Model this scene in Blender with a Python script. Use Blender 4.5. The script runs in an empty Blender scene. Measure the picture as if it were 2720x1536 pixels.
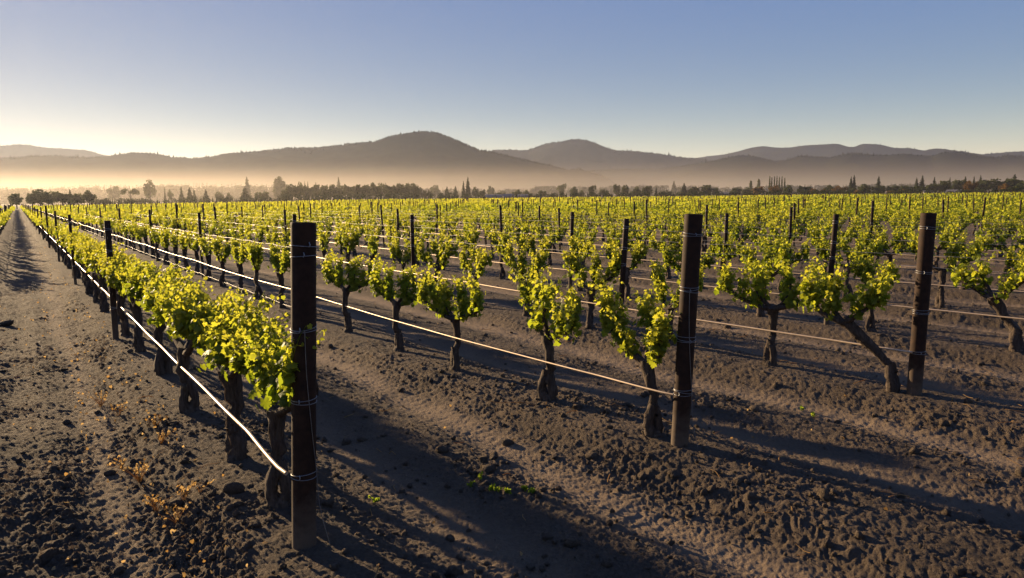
import bpy, math, random
import numpy as np
from math import radians, sin, cos, pi
from mathutils import Matrix, Vector

SC = bpy.context.scene
COL = SC.collection

# ------------------------------------------------------------------ camera, sky, sun, exposure
PW, PH, FPX = 2720.0, 1536.0, 1950.0            # photograph size and focal length in its pixels
EYE = np.array([0.0, 0.0, 2.0])
PITCH, ROLL = radians(7.07), radians(0.59)
SUN_AZ, SUN_EL = radians(-46.5), radians(11.0)    # azimuth from +Y towards +X
_fwd = np.array([0, cos(PITCH), -sin(PITCH)]); _rt = np.array([1.0, 0, 0]); _up = np.cross(_rt, _fwd)
CR = _rt * cos(ROLL) - _up * sin(ROLL); CU = _rt * sin(ROLL) + _up * cos(ROLL); CF = _fwd

cam = bpy.data.cameras.new("camera"); camo = bpy.data.objects.new("camera", cam); COL.objects.link(camo)
cam.sensor_width = 36.0; cam.lens = FPX / PW * 36.0; cam.clip_start = 0.1; cam.clip_end = 30000
camo.matrix_world = Matrix(((CR[0], CU[0], -CF[0], EYE[0]), (CR[1], CU[1], -CF[1], EYE[1]), (CR[2], CU[2], -CF[2], EYE[2]), (0, 0, 0, 1)))
SC.camera = camo

world = bpy.data.worlds.new("World"); SC.world = world; world.use_nodes = True
nt = world.node_tree; bg = nt.nodes["Background"]
sky = nt.nodes.new("ShaderNodeTexSky"); sky.sky_type = 'NISHITA'; sky.sun_disc = False
sky.sun_elevation = SUN_EL; sky.sun_rotation = SUN_AZ
sky.altitude = 50; sky.air_density = 1.65; sky.dust_density = 0.1; sky.ozone_density = 2.2
# the camera film holds the bright sky round the sun: soft-shoulder the radiance by its own blue light
_bw = nt.nodes.new("ShaderNodeSeparateColor"); nt.links.new(sky.outputs[0], _bw.inputs[0])
_ad = nt.nodes.new("ShaderNodeMath"); _ad.operation = 'ADD'; _ad.inputs[1].default_value = 0.05; nt.links.new(_bw.outputs[2], _ad.inputs[0])
_pw = nt.nodes.new("ShaderNodeMath"); _pw.operation = 'POWER'; _pw.inputs[1].default_value = -1.09; nt.links.new(_ad.outputs[0], _pw.inputs[0])
_ml = nt.nodes.new("ShaderNodeVectorMath"); _ml.operation = 'SCALE'; nt.links.new(sky.outputs[0], _ml.inputs[0]); nt.links.new(_pw.outputs[0], _ml.inputs["Scale"])
_wb = nt.nodes.new("ShaderNodeVectorMath"); _wb.operation = 'MULTIPLY'; _wb.inputs[1].default_value = (0.57, 0.69, 1.33)   # cool white balance
nt.links.new(_ml.outputs[0], _wb.inputs[0]); nt.links.new(_wb.outputs[0], bg.inputs[0]); bg.inputs[1].default_value = 0.15

sun = bpy.data.lights.new("sun", 'SUN'); suno = bpy.data.objects.new("sun", sun); COL.objects.link(suno)
sun.energy = 5.0; sun.angle = radians(0.53); sun.color = (1.0, 0.73, 0.42)
SUN_DIR = Vector((sin(SUN_AZ) * cos(SUN_EL), cos(SUN_AZ) * cos(SUN_EL), sin(SUN_EL)))
suno.rotation_euler = SUN_DIR.to_track_quat('Z', 'Y').to_euler()

SC.view_settings.view_transform = 'Standard'; SC.view_settings.look = 'None'
SC.view_settings.exposure = 1.45; SC.view_settings.gamma = 1.0
SC.render.engine = 'CYCLES'
SC.cycles.use_denoising = True
SC.cycles.max_bounces = 6; SC.cycles.diffuse_bounces = 3; SC.cycles.glossy_bounces = 2
SC.cycles.transmission_bounces = 5; SC.cycles.volume_bounces = 0; SC.cycles.transparent_max_bounces = 4
SC.cycles.sample_clamp_indirect = 6.0

# ------------------------------------------------------------------ helpers
def px_ray(x, y):
    d = CR * ((x - PW / 2) / FPX) + CU * ((PH / 2 - y) / FPX) + CF
    return d / np.linalg.norm(d)

def px_at(x, y, dist):
    """the point seen at photo pixel x, y at this horizontal distance"""
    d = px_ray(x, y)
    return EYE + d * (dist / math.hypot(d[0], d[1]))

def px_ground(x, y, z=0.0):
    d = px_ray(x, y)
    return EYE + d * ((z - EYE[2]) / d[2])

def project(P):
    q = np.asarray(P, float) - EYE
    zz = q @ CF
    return np.stack([PW / 2 + FPX * (q @ CR) / zz, PH / 2 - FPX * (q @ CU) / zz, zz], -1)

_h = px_ray(45, 540.5)
AZ = math.atan2(_h[0], _h[1])
DR = np.array([sin(AZ), cos(AZ)]); PP = np.array([cos(AZ), -sin(AZ)])   # along the rows, across the rows
ROW_ROT = math.atan2(DR[1], DR[0])
def st(s, t): return PP * s + DR * t

def hash2(ix, iy, seed):
    h = (ix.astype(np.int64) * 374761393 + iy.astype(np.int64) * 668265263 + seed * 974634777) & 0xFFFFFFFF
    h = ((h ^ (h >> 13)) * 1274126177) & 0xFFFFFFFF
    h = ((h ^ (h >> 16)) * 2246822519) & 0xFFFFFFFF
    return ((h ^ (h >> 15)) & 0xFFFFFF) / float(0xFFFFFF)

def vnoise(x, y, seed=0):
    ix = np.floor(x); iy = np.floor(y); fx = x - ix; fy = y - iy
    fx = fx * fx * fx * (fx * (fx * 6 - 15) + 10); fy = fy * fy * fy * (fy * (fy * 6 - 15) + 10)
    a = hash2(ix, iy, seed); b = hash2(ix + 1, iy, seed); c = hash2(ix, iy + 1, seed); d = hash2(ix + 1, iy + 1, seed)
    return (a + (b - a) * fx) * (1 - fy) + (c + (d - c) * fx) * fy

def fbm(x, y, seed=0, octs=4, gain=0.5):
    r = 0; a = 1; tot = 0
    for i in range(octs):
        r = r + a * vnoise(x, y, seed + i); tot += a; a *= gain; x = x * 2.03 + 17.1; y = y * 2.03 - 9.7
    return r / tot

def lumps(x, y, size, seed, keep=0.6):
    """rounded clods: one irregular half-dome per kept cell"""
    x = x / size; y = y / size
    ix = np.floor(x); iy = np.floor(y); best = np.zeros_like(x)
    for dx in (-1, 0, 1):
        for dy in (-1, 0, 1):
            cx = ix + dx; cy = iy + dy
            r1 = hash2(cx, cy, seed); r2 = hash2(cx, cy, seed + 1); r3 = hash2(cx, cy, seed + 2); r4 = hash2(cx, cy, seed + 3)
            ddx = x - cx - r1; ddy = y - cy - r2
            an = r4 * 6.283; el = 0.65 + 0.35 * r3
            ux = ddx * np.cos(an) + ddy * np.sin(an); uy = (ddy * np.cos(an) - ddx * np.sin(an)) / el
            rad = 0.3 + 0.45 * r3
            q = 1 - (ux * ux + uy * uy) / (rad * rad)
            hgt = np.minimum(np.sqrt(np.clip(q, 0, 1)), 0.55 + 0.4 * r1 + 0.5 * (ux * (r2 - 0.5) + uy * (r1 - 0.5)) / rad) * rad * (0.5 + 0.6 * r4) * (r4 * 0.77 + r3 * 0.23 < keep)
            best = np.maximum(best, hgt)
    return best * size

def sstep(a, b, x):
    u = np.clip((x - a) / (b - a), 0, 1)
    return u * u * (3 - 2 * u)

def make_mesh(name, V, F, mats, smooth=False, attr=None, mat_idx=None):
    """V (n,3); F list of (k,3) or (k,4) int arrays"""
    V = np.asarray(V, np.float32); F = [np.asarray(f, np.int32) for f in F if len(f)]
    me = bpy.data.meshes.new(name)
    me.vertices.add(len(V)); me.vertices.foreach_set("co", V.ravel())
    lo = np.concatenate([f.ravel() for f in F]); n = np.concatenate([np.full(len(f), f.shape[1], np.int32) for f in F])
    starts = np.concatenate([[0], np.cumsum(n)[:-1]]).astype(np.int32)
    me.loops.add(len(lo)); me.loops.foreach_set("vertex_index", lo)
    me.polygons.add(len(n)); me.polygons.foreach_set("loop_start", starts); me.polygons.foreach_set("loop_total", n)
    if smooth: me.polygons.foreach_set("use_smooth", np.ones(len(n), bool))
    if mat_idx is not None: me.polygons.foreach_set("material_index", np.asarray(mat_idx, np.int32))
    if attr is not None:
        a = me.attributes.new("tint", 'FLOAT', 'POINT'); a.data.foreach_set("value", np.asarray(attr, np.float32))
    for m in (mats if isinstance(mats, (list, tuple)) else [mats]): me.materials.append(m)
    me.update(calc_edges=True); me.validate()
    return me

def link(name, data, parent=None, loc=None, rotz=None):
    o = bpy.data.objects.new(name, data); COL.objects.link(o)
    if parent is not None: o.parent = parent
    if loc is not None: o.location = loc
    if rotz is not None: o.rotation_euler = (0, 0, rotz)
    return o

def tag(o, label=None, cat=None, group=None, kind=None):
    if label: o["label"] = label
    if cat: o["category"] = cat
    if group: o["group"] = group
    if kind: o["kind"] = kind
    return o

class MB:
    def __init__(self): self.V = []; self.F3 = []; self.F4 = []; self.A = []; self.n = 0
    def add(self, V, F, a=None):
        V = np.asarray(V, float); F = np.asarray(F, np.int64)
        (self.F3 if F.shape[1] == 3 else self.F4).append(F + self.n)
        self.V.append(V); self.n += len(V)
        self.A.append(np.full(len(V), 0.5) if a is None else np.broadcast_to(np.asarray(a, float), (len(V),)))
    def mesh(self, name, mat, smooth=False):
        F = []
        if self.F3: F.append(np.concatenate(self.F3))
        if self.F4: F.append(np.concatenate(self.F4))
        return make_mesh(name, np.concatenate(self.V), F, mat, smooth, np.concatenate(self.A))

def tube(mb, pts, rad, seg=8, rough=0.0, rng=None, cap=True, closed=False):
    pts = np.asarray(pts, float); n = len(pts)
    rad = np.broadcast_to(np.asarray(rad, float), (n,))
    tan = np.gradient(pts, axis=0) if not closed else np.roll(pts, -1, 0) - np.roll(pts, 1, 0)
    tan /= np.linalg.norm(tan, axis=1)[:, None] + 1e-12
    ref = np.array([0, 0, 1.0]) if abs(tan[:, 2]).mean() < 0.8 else np.array([1.0, 0, 0])
    a = np.cross(tan, ref); a /= np.linalg.norm(a, axis=1)[:, None] + 1e-12
    b = np.cross(tan, a)
    th = np.linspace(0, 2 * pi, seg, endpoint=False)
    rr = rad[:, None] * np.ones(seg)
    if rough and rng is not None:
        lobes = 1 + rough * np.interp(th, np.linspace(0, 2 * pi, 9), np.r_[(q := rng.uniform(-1, 1, 8)), q[0]])
        rr = rr * lobes * (1 + rough * rng.uniform(-0.7, 0.7, (n, seg)))
    V = pts[:, None] + rr[..., None] * (np.cos(th)[None, :, None] * a[:, None] + np.sin(th)[None, :, None] * b[:, None])
    V = V.reshape(-1, 3)
    i = np.arange(n if closed else n - 1)[:, None]; j = np.arange(seg)[None]
    i2 = (i + 1) % n; j2 = (j + 1) % seg
    Q = np.stack([i * seg + j, i * seg + j2, i2 * seg + j2, i2 * seg + j], -1).reshape(-1, 4)
    base = mb.n
    mb.add(V, Q)
    if cap and not closed:
        for k, c in ((0, pts[0]), (n - 1, pts[-1])):
            ring = k * seg + np.arange(seg)
            mb.add(c[None], np.stack([ring - len(V), np.roll(ring, -1) - len(V), np.zeros(seg, int)], -1)[:, ::(1 if k else -1)]) if False else \
                mb.add(np.vstack([V[ring], c[None]]), np.stack([np.arange(seg), (np.arange(seg) + 1) % seg, np.full(seg, seg)], -1))

# ------------------------------------------------------------------ materials
def new_mat(name):
    m = bpy.data.materials.new(name); m.use_nodes = True
    n = m.node_tree.nodes; return m, n, m.node_tree.links, n["Principled BSDF"], n["Material Output"]

def noise_node(n, l, scale, detail=4, rough=0.6, coord='Object', vec=None):
    t = n.new("ShaderNodeTexNoise"); t.inputs["Scale"].default_value = scale
    t.inputs["Detail"].default_value = detail; t.inputs["Roughness"].default_value = rough
    if vec is None:
        c = n.new("ShaderNodeTexCoord"); vec = c.outputs[coord]
    l.new(vec, t.inputs["Vector"]); return t

def ramp(n, l, fac, stops):
    r = n.new("ShaderNodeValToRGB"); e = r.color_ramp.elements
    while len(e) < len(stops): e.new(0.5)
    for x, (p, c) in zip(e, stops): x.position = p; x.color = (*c, 1)
    l.new(fac, r.inputs[0]); return r

def bump(n, l, h, strength, dist, p):
    b = n.new("ShaderNodeBump"); b.inputs["Strength"].default_value = strength; b.inputs["Distance"].default_value = dist
    l.new(h, b.inputs["Height"]); l.new(b.outputs[0], p.inputs["Normal"]); return b

def mat_soil(name, clod=False):
    m, n, l, p, o = new_mat(name)
    g = n.new("ShaderNodeNewGeometry")
    big = noise_node(n, l, 0.9, 5, 0.6, vec=g.outputs["Position"])
    fine = noise_node(n, l, 38, 6, 0.72, vec=g.outputs["Position"])
    r1 = ramp(n, l, big.outputs[0], [(0.3, (0.112, 0.085, 0.059)), (0.7, (0.186, 0.141, 0.098))])
    r2 = ramp(n, l, fine.outputs[0], [(0.25, (0.55, 0.53, 0.52)), (0.75, (1.15, 1.12, 1.08))])
    mx = n.new("ShaderNodeMix"); mx.data_type = 'RGBA'; mx.blend_type = 'MULTIPLY'; mx.inputs[0].default_value = 1
    l.new(r1.outputs[0], mx.inputs[6]); l.new(r2.outputs[0], mx.inputs[7])
    out = mx.outputs[2]
    if not clod:
        # compacted wheel tracks are paler, dustier earth, with sunlit gold mixed into the colour; past the vineyard it turns to dry grass
        at = n.new("ShaderNodeAttribute"); at.attribute_name = "tint"
        m2 = n.new("ShaderNodeMix"); m2.data_type = 'RGBA'; m2.inputs[7].default_value = (0.31, 0.225, 0.145, 1)
        mm = n.new("ShaderNodeMath"); mm.operation = 'MULTIPLY'; mm.inputs[1].default_value = 1.0
        l.new(at.outputs["Fac"], mm.inputs[0]); l.new(mm.outputs[0], m2.inputs[0]); l.new(out, m2.inputs[6])
        ln = n.new("ShaderNodeVectorMath"); ln.operation = 'LENGTH'; l.new(g.outputs["Position"], ln.inputs[0])
        mr = n.new("ShaderNodeMapRange"); mr.inputs[1].default_value = 290; mr.inputs[2].default_value = 330
        l.new(ln.outputs["Value"], mr.inputs[0])
        m3 = n.new("ShaderNodeMix"); m3.data_type = 'RGBA'; m3.inputs[7].default_value = (0.10, 0.095, 0.045, 1)
        l.new(mr.outputs[0], m3.inputs[0]); l.new(m2.outputs[2], m3.inputs[6]); out = m3.outputs[2]
    l.new(out, p.inputs["Base Color"]); p.inputs["Roughness"].default_value = 0.95
    p.inputs["Specular IOR Level"].default_value = 0.15
    nb = noise_node(n, l, 60, 6, 0.8, vec=g.outputs["Position"])
    hsum = nb.outputs[0]
    for sc_, wt in ((34, 0.55), (75, 0.40), (150, 0.20)):          # packed crumbs of earth
        vo = n.new("ShaderNodeTexVoronoi"); vo.inputs["Scale"].default_value = sc_
        wv = n.new("ShaderNodeVectorMath"); wv.operation = 'MULTIPLY_ADD'; wv.inputs[1].default_value = (0.03, 0.03, 0.03)
        l.new(nb.outputs["Color"], wv.inputs[0]); l.new(g.outputs["Position"], wv.inputs[2]); l.new(wv.outputs[0], vo.inputs["Vector"])
        ma = n.new("ShaderNodeMath"); ma.operation = 'MULTIPLY_ADD'; ma.inputs[1].default_value = -wt
        l.new(vo.outputs["Distance"], ma.inputs[0]); l.new(hsum, ma.inputs[2]); hsum = ma.outputs[0]
    bump(n, l, hsum, 1.0, 0.042, p)
    return m

def mat_leaf(name, lo, hi, tlo, thi, trans=0.5, rand=True, spec=0.0):
    m, n, l, p, o = new_mat(name)
    at = n.new("ShaderNodeAttribute"); at.attribute_name = "tint"
    fac = at.outputs["Fac"]
    if rand:
        oi = n.new("ShaderNodeObjectInfo"); a = n.new("ShaderNodeMath"); a.operation = 'MULTIPLY_ADD'
        a.inputs[1].default_value = 0.35; l.new(oi.outputs["Random"], a.inputs[0])
        b = n.new("ShaderNodeMath"); b.operation = 'SUBTRACT'; b.inputs[1].default_value = 0.17
        l.new(fac, b.inputs[0]); l.new(b.outputs[0], a.inputs[2]); fac = a.outputs[0]
    rc = ramp(n, l, fac, [(0.0, lo), (1.0, hi)]); rt_ = ramp(n, l, fac, [(0.0, tlo), (1.0, thi)])
    l.new(rc.outputs[0], p.inputs["Base Color"]); p.inputs["Roughness"].default_value = 0.5
    p.inputs["Specular IOR Level"].default_value = spec
    t = n.new("ShaderNodeBsdfTranslucent"); l.new(rt_.outputs[0], t.inputs[0])
    mx = n.new("ShaderNodeMixShader"); mx.inputs[0].default_value = trans
    l.new(p.outputs[0], mx.inputs[1]); l.new(t.outputs[0], mx.inputs[2]); l.new(mx.outputs[0], o.inputs[0])
    return m

def mat_plain(name, lo, hi, scale, rough=0.85, bstr=0.4, bdist=0.01, metal=0.0, coord='Object', stretch=None):
    m, n, l, p, o = new_mat(name)
    vec = None
    if stretch:
        c = n.new("ShaderNodeTexCoord"); mp = n.new("ShaderNodeMapping"); mp.inputs["Scale"].default_value = stretch
        l.new(c.outputs[coord], mp.inputs[0]); vec = mp.outputs[0]
    t = noise_node(n, l, scale, 5, 0.65, coord, vec)
    r = ramp(n, l, t.outputs[0], [(0.3, lo), (0.7, hi)])
    l.new(r.outputs[0], p.inputs["Base Color"]); p.inputs["Roughness"].default_value = rough; p.inputs["Metallic"].default_value = metal
    p.inputs["Specular IOR Level"].default_value = 0.5 if metal else (0.0 if not bstr else 0.2)
    if bstr: bump(n, l, t.outputs[0], bstr, bdist, p)
    return m

M_SOIL = mat_soil("tilled_soil"); M_CLOD = mat_soil("soil_clod", True)
M_LEAF = mat_leaf("vine_leaf", (0.090, 0.140, 0.016), (0.200, 0.225, 0.028), (0.28, 0.36, 0.018), (0.60, 0.56, 0.045), 0.60, spec=0.2)
M_BARK = mat_plain("vine_bark", (0.026, 0.019, 0.014), (0.105, 0.078, 0.058), 9, 0.95, 1.0, 0.02, stretch=(5, 5, 0.8))
M_RUST = mat_plain("rusted_steel", (0.013, 0.0065, 0.004), (0.042, 0.020, 0.010), 14, 0.8, 0.25, 0.004)
def dusty(m):
    """dry soil splashed up the foot of a post, in uneven patches"""
    n, l = m.node_tree.nodes, m.node_tree.links; p = n["Principled BSDF"]; src = p.inputs["Base Color"].links[0].from_socket
    c = n.new("ShaderNodeTexCoord"); sp = n.new("ShaderNodeSeparateXYZ"); l.new(c.outputs["Object"], sp.inputs[0])
    t = noise_node(n, l, 9, 4, 0.7); a = n.new("ShaderNodeMath"); a.operation = 'MULTIPLY_ADD'; a.inputs[1].default_value = -0.5
    l.new(t.outputs[0], a.inputs[0]); l.new(sp.outputs[2], a.inputs[2])
    mr = n.new("ShaderNodeMapRange"); mr.inputs[1].default_value = -0.18; mr.inputs[2].default_value = 0.10; mr.inputs[3].default_value = 0.75; mr.inputs[4].default_value = 0.0
    l.new(a.outputs[0], mr.inputs[0]); mx = n.new("ShaderNodeMix"); mx.data_type = 'RGBA'; mx.inputs[7].default_value = (0.11, 0.082, 0.058, 1)
    l.new(mr.outputs[0], mx.inputs[0]); l.new(src, mx.inputs[6]); l.new(mx.outputs[2], p.inputs["Base Color"])
dusty(M_RUST)
M_WIRE = mat_plain("galvanised_wire", (0.16, 0.16, 0.165), (0.26, 0.26, 0.26), 40, 0.5, 0, metal=0.8)
M_HOSE = mat_plain("drip_hose_skin", (0.42, 0.31, 0.20), (0.54, 0.41, 0.28), 25, 0.45, 0, metal=0.4)
M_DRY = mat_leaf("dry_leaf", (0.20, 0.11, 0.04), (0.42, 0.29, 0.14), (0.34, 0.19, 0.05), (0.60, 0.42, 0.18), 0.45, rand=False)
M_SPROUT = mat_leaf("sprout_leaf", (0.06, 0.11, 0.015), (0.13, 0.18, 0.02), (0.2, 0.3, 0.02), (0.4, 0.48, 0.04), 0.5)
M_TREE = mat_leaf("tree_leaf", (0.030, 0.042, 0.016), (0.075, 0.085, 0.030), (0.04, 0.055, 0.015), (0.09, 0.10, 0.03), 0.35)
M_NEEDLE = mat_leaf("conifer_needle", (0.022, 0.034, 0.018), (0.055, 0.065, 0.030), (0.03, 0.04, 0.015), (0.06, 0.07, 0.025), 0.25)
M_POPLAR = mat_leaf("poplar_leaf", (0.060, 0.075, 0.030), (0.115, 0.12, 0.05), (0.07, 0.09, 0.03), (0.13, 0.14, 0.05), 0.35)
M_AUTUMN = mat_leaf("russet_leaf", (0.085, 0.055, 0.020), (0.19, 0.105, 0.035), (0.10, 0.06, 0.02), (0.22, 0.12, 0.03), 0.35)
M_TRUNK = mat_plain("tree_bark", (0.03, 0.022, 0.016), (0.08, 0.06, 0.045), 4, 0.95, 0.5, 0.05)
M_HILL = mat_plain("forest_slope", (0.010, 0.012, 0.010), (0.022, 0.022, 0.016), 0.03, 1.0, 0)  # near-black: shade on the slopes is put into the colour
M_RIDGE = mat_leaf("hill_conifer", (0.008, 0.011, 0.008), (0.018, 0.020, 0.013), (0.008, 0.010, 0.006), (0.015, 0.017, 0.010), 0.2)  # darkened needles: shaded sides of the hill trees put into the colour
M_WALL = mat_plain("pale_wall", (0.22, 0.21, 0.20), (0.30, 0.29, 0.28), 1.0, 0.9, 0)
M_ROOF = mat_plain("pale_roof", (0.13, 0.12, 0.11), (0.20, 0.19, 0.175), 0.6, 0.55, 0)

# ------------------------------------------------------------------ terrain
RS = 3.07
def row_base(k): return 1.24 + RS * k if k >= 0 else -1.07 + RS * (k + 1)
def bend_c(s): return np.interp(s, [0, 1.24, 4.31, 10.45], [0, 0.02, 0.45, 0.75])
def bend(s, t): return bend_c(s) * (1 - np.exp(-np.clip(t - 4.0, -3, None) / 8.0) * (t > 4) - (t <= 4))
def row_s(k, t):
    b = row_base(k); return b - bend(b, np.asarray(t, float))
def rise(x, y):
    r = np.hypot(x, y); a = np.degrees(np.arctan2(x, y))
    f = sstep(-32, -8, a) * (1 - sstep(75, 120, a))
    return f * (0.75 * sstep(70, 260, r) + 0.15 * sstep(-10, 35, a) * sstep(100, 260, r))

def row_u(x, y):
    s = x * PP[0] + y * PP[1]; t = x * DR[0] + y * DR[1]
    sw = s + bend(s, t)
    up = (sw - 1.24 + RS / 2) % RS - RS / 2
    un = (sw + 1.07 + RS / 2) % RS - RS / 2
    u = np.where(sw > 0.09, np.where(sw < 1.24, sw - 1.24, up), np.where(sw > -1.07, sw + 1.07, un))
    return u, s, t

def ground_base(x, y):
    x = np.asarray(x, float); y = np.asarray(y, float)
    u, s, t = row_u(x, y); a = np.abs(u)
    r = np.hypot(x, y)
    wob = (vnoise(t * 0.7, s * 0.9, 31) - 0.5) * 0.16
    z = -0.115 * sstep(0.26, 0.66, a + wob)                     # berm under each row
    z = z + 0.03 * sstep(1.12, 1.42, a)                          # hump between the wheel tracks
    z = z - 0.025 * np.exp(-((a - 0.93) / 0.17) ** 2)            # wheel tracks
    z = z + (fbm(x * 0.8, y * 0.8, 5, 3) - 0.5) * 0.07
    fade = 1 - sstep(60, 160, r)
    return z * fade + rise(x, y)

def smooth_track(x, y):
    u, s, t = row_u(x, y); a = np.abs(u)
    wob = (vnoise(t * 0.5, s * 0.7, 77) - 0.5) * 0.22
    k = np.exp(-((a - 0.95 + wob) / 0.24) ** 2)
    left = (s < 1.24) & (s > -1.07)
    k = np.where(left, 0.5 * np.exp(-((s - 0.46 + wob) / 0.13) ** 2), k)
    k = k * np.where(u > 0, 0.5, 1.0)
    patch = sstep(0.25, 0.55, fbm(x * 0.9 + 3, y * 0.9, 91, 3) + 0.1)
    return k * (0.55 + 0.45 * patch)

def build_ground():
    rr = [0.35]
    while rr[-1] < 6500:
        r = rr[-1]
        rr.append(r * (1 + np.interp(math.log(r), [math.log(0.4), math.log(1.8), math.log(2.3), math.log(16), math.log(45), math.log(150)], [0.05, 0.02, 0.0038, 0.0038, 0.009, 0.05])))
    rr = np.array(rr)
    fine = np.arange(-52, 52.01, 0.10)
    coarse = np.concatenate([np.arange(52.8, 80, 0.8), np.arange(80, 280, 4.0), np.arange(280, 307.4, 0.8)])
    th = np.radians(np.concatenate([fine, coarse]))
    R, T = np.meshgrid(rr, th, indexing='ij')
    X = (R * np.sin(T)); Y = (R * np.cos(T))
    sh = X.shape; x = X.ravel(); y = Y.ravel()
    z = ground_base(x, y); tr = smooth_track(x, y)
    near = np.hypot(x, y) < 60
    xn, yn = x[near], y[near]
    u, s, t = row_u(xn, yn); a = np.abs(u)
    rough = (1 - tr[near]) * (0.35 + 0.95 * sstep(0.42, 0.72, fbm(xn * 1.1, yn * 1.1, 12, 3)) + 0.45 * np.exp(-((a - 0.5) / 0.2) ** 2))
    rough = rough * np.where(a < 0.3, 0.7, 1.0)
    left = (s < 0.95); rough = np.where(left, rough * 1.25 + 0.2, rough)
    wx = xn + 0.06 * (vnoise(xn * 9, yn * 9, 3) - 0.5); wy = yn + 0.06 * (vnoise(xn * 9, yn * 9, 4) - 0.5)
    d = lumps(wx, wy, 0.17, 201, 0.16) * np.where(left, 0.26, 0.10) + lumps(wx, wy, 0.065, 211, 0.20) * 0.42 + lumps(wx, wy, 0.031, 221, 0.66) * 0.85
    d = d * rough + (fbm(wx * 20, wy * 20, 41, 4, 0.70) - 0.5) * (0.014 + 0.028 * rough)
    d = d + (fbm(wx * 55, wy * 55, 61, 2) - 0.5) * 0.012
    # cracks and tyre ribs across the compacted tracks
    d = d + 0.0018 * np.sin((t + 0.25 * a) * 2 * pi / 0.11) * tr[near] * (fbm(xn, yn, 63, 2) > 0.5)
    z[near] += d * (1 - sstep(35, 58, np.hypot(xn, yn)))
    n, mth = sh
    V = np.concatenate([np.stack([x, y, z], -1), [[0, 0, -0.1]]])
    i = np.arange(n - 1)[:, None]; j = np.arange(mth)[None]; j2 = (j + 1) % mth
    Q = np.stack([i * mth + j, (i + 1) * mth + j, (i + 1) * mth + j2, i * mth + j2], -1).reshape(-1, 4)
    jj = np.arange(mth); Tt = np.stack([np.full(mth, n * mth), jj, (jj + 1) % mth], -1)
    tint = np.concatenate([tr, [0]])
    me = make_mesh("ground", V, [Q[:, ::-1], Tt[:, ::-1]], M_SOIL, True, tint)
    o = link("ground", me); tag(o, "dark tilled vineyard soil with wheel tracks and berms", kind="structure")
    return Q
build_ground()
bpy.context.view_layer.update()
def gz(x, y): return float(ground_base(np.array([x]), np.array([y]))[0])

# ------------------------------------------------------------------ leaves
_out = [(0, -0.02), (-0.16, -0.20), (-0.38, -0.16), (-0.50, 0.04), (-0.40, 0.16), (-0.60, 0.30), (-0.52, 0.48), (-0.30, 0.50),
        (-0.30, 0.70), (-0.12, 0.78), (0.0, 1.0), (0.12, 0.78), (0.30, 0.70), (0.30, 0.50), (0.52, 0.48), (0.60, 0.30), (0.40, 0.16),
        (0.50, 0.04), (0.38, -0.16), (0.16, -0.20)]
def leaf_template(lod):
    if lod == 0: o = np.array(_out)
    elif lod == 1: o = np.array([(0, -0.15), (-0.5, 0.0), (-0.58, 0.36), (-0.22, 0.66), (0, 1.0), (0.22, 0.66), (0.58, 0.36), (0.5, 0.0)])
    else: o = np.array([(0, -0.2), (-0.58, 0.25), (0, 1.0), (0.58, 0.25)])
    z = -0.22 * o[:, 0] ** 2 - 0.16 * (o[:, 1] - 0.3) ** 2
    if lod < 2: z = z + 0.035 * np.sin(np.arange(len(o)) * 2.1)
    V = np.vstack([np.c_[o, z], [[0, 0.28, 0.03]]])
    k = len(o); F = np.stack([np.arange(k), (np.arange(k) + 1) % k, np.full(k, k)], -1)
    if lod == 2: V = V[:4]; F = np.array([[0, 1, 3], [1, 2, 3]])
    return V, F
LT = [leaf_template(i) for i in range(3)]

def unit(a): return a / (np.linalg.norm(a, axis=-1, keepdims=True) + 1e-9)

def add_leaves(mb, pos, nrm, tip, size, tint, lod):
    TV, TF = LT[lod]
    nrm = unit(nrm); tip = unit(tip - nrm * np.sum(tip * nrm, -1, keepdims=True)); side = np.cross(tip, nrm)
    V = pos[:, None] + size[:, None, None] * (TV[None, :, 0:1] * side[:, None] + TV[None, :, 1:2] * tip[:, None] + TV[None, :, 2:3] * nrm[:, None])
    N = len(pos); F = TF[None] + (np.arange(N) * len(TV))[:, None, None]
    mb.add(V.reshape(-1, 3), F.reshape(-1, 3), np.repeat(tint, len(TV)))

# ------------------------------------------------------------------ grapevines (local x runs along the row)
def curve(p, n):
    """smooth polyline through control points"""
    p = np.asarray(p, float); t = np.linspace(0, len(p) - 1, n); i = np.clip(t.astype(int), 0, len(p) - 2); f = (t - i)[:, None]
    P0 = p[np.clip(i - 1, 0, None)]; P1 = p[i]; P2 = p[i + 1]; P3 = p[np.clip(i + 2, None, len(p) - 1)]
    return 0.5 * ((2 * P1) + (-P0 + P2) * f + (2 * P0 - 5 * P1 + 4 * P2 - P3) * f ** 2 + (-P0 + 3 * P1 - 3 * P2 + P3) * f ** 3)

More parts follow.
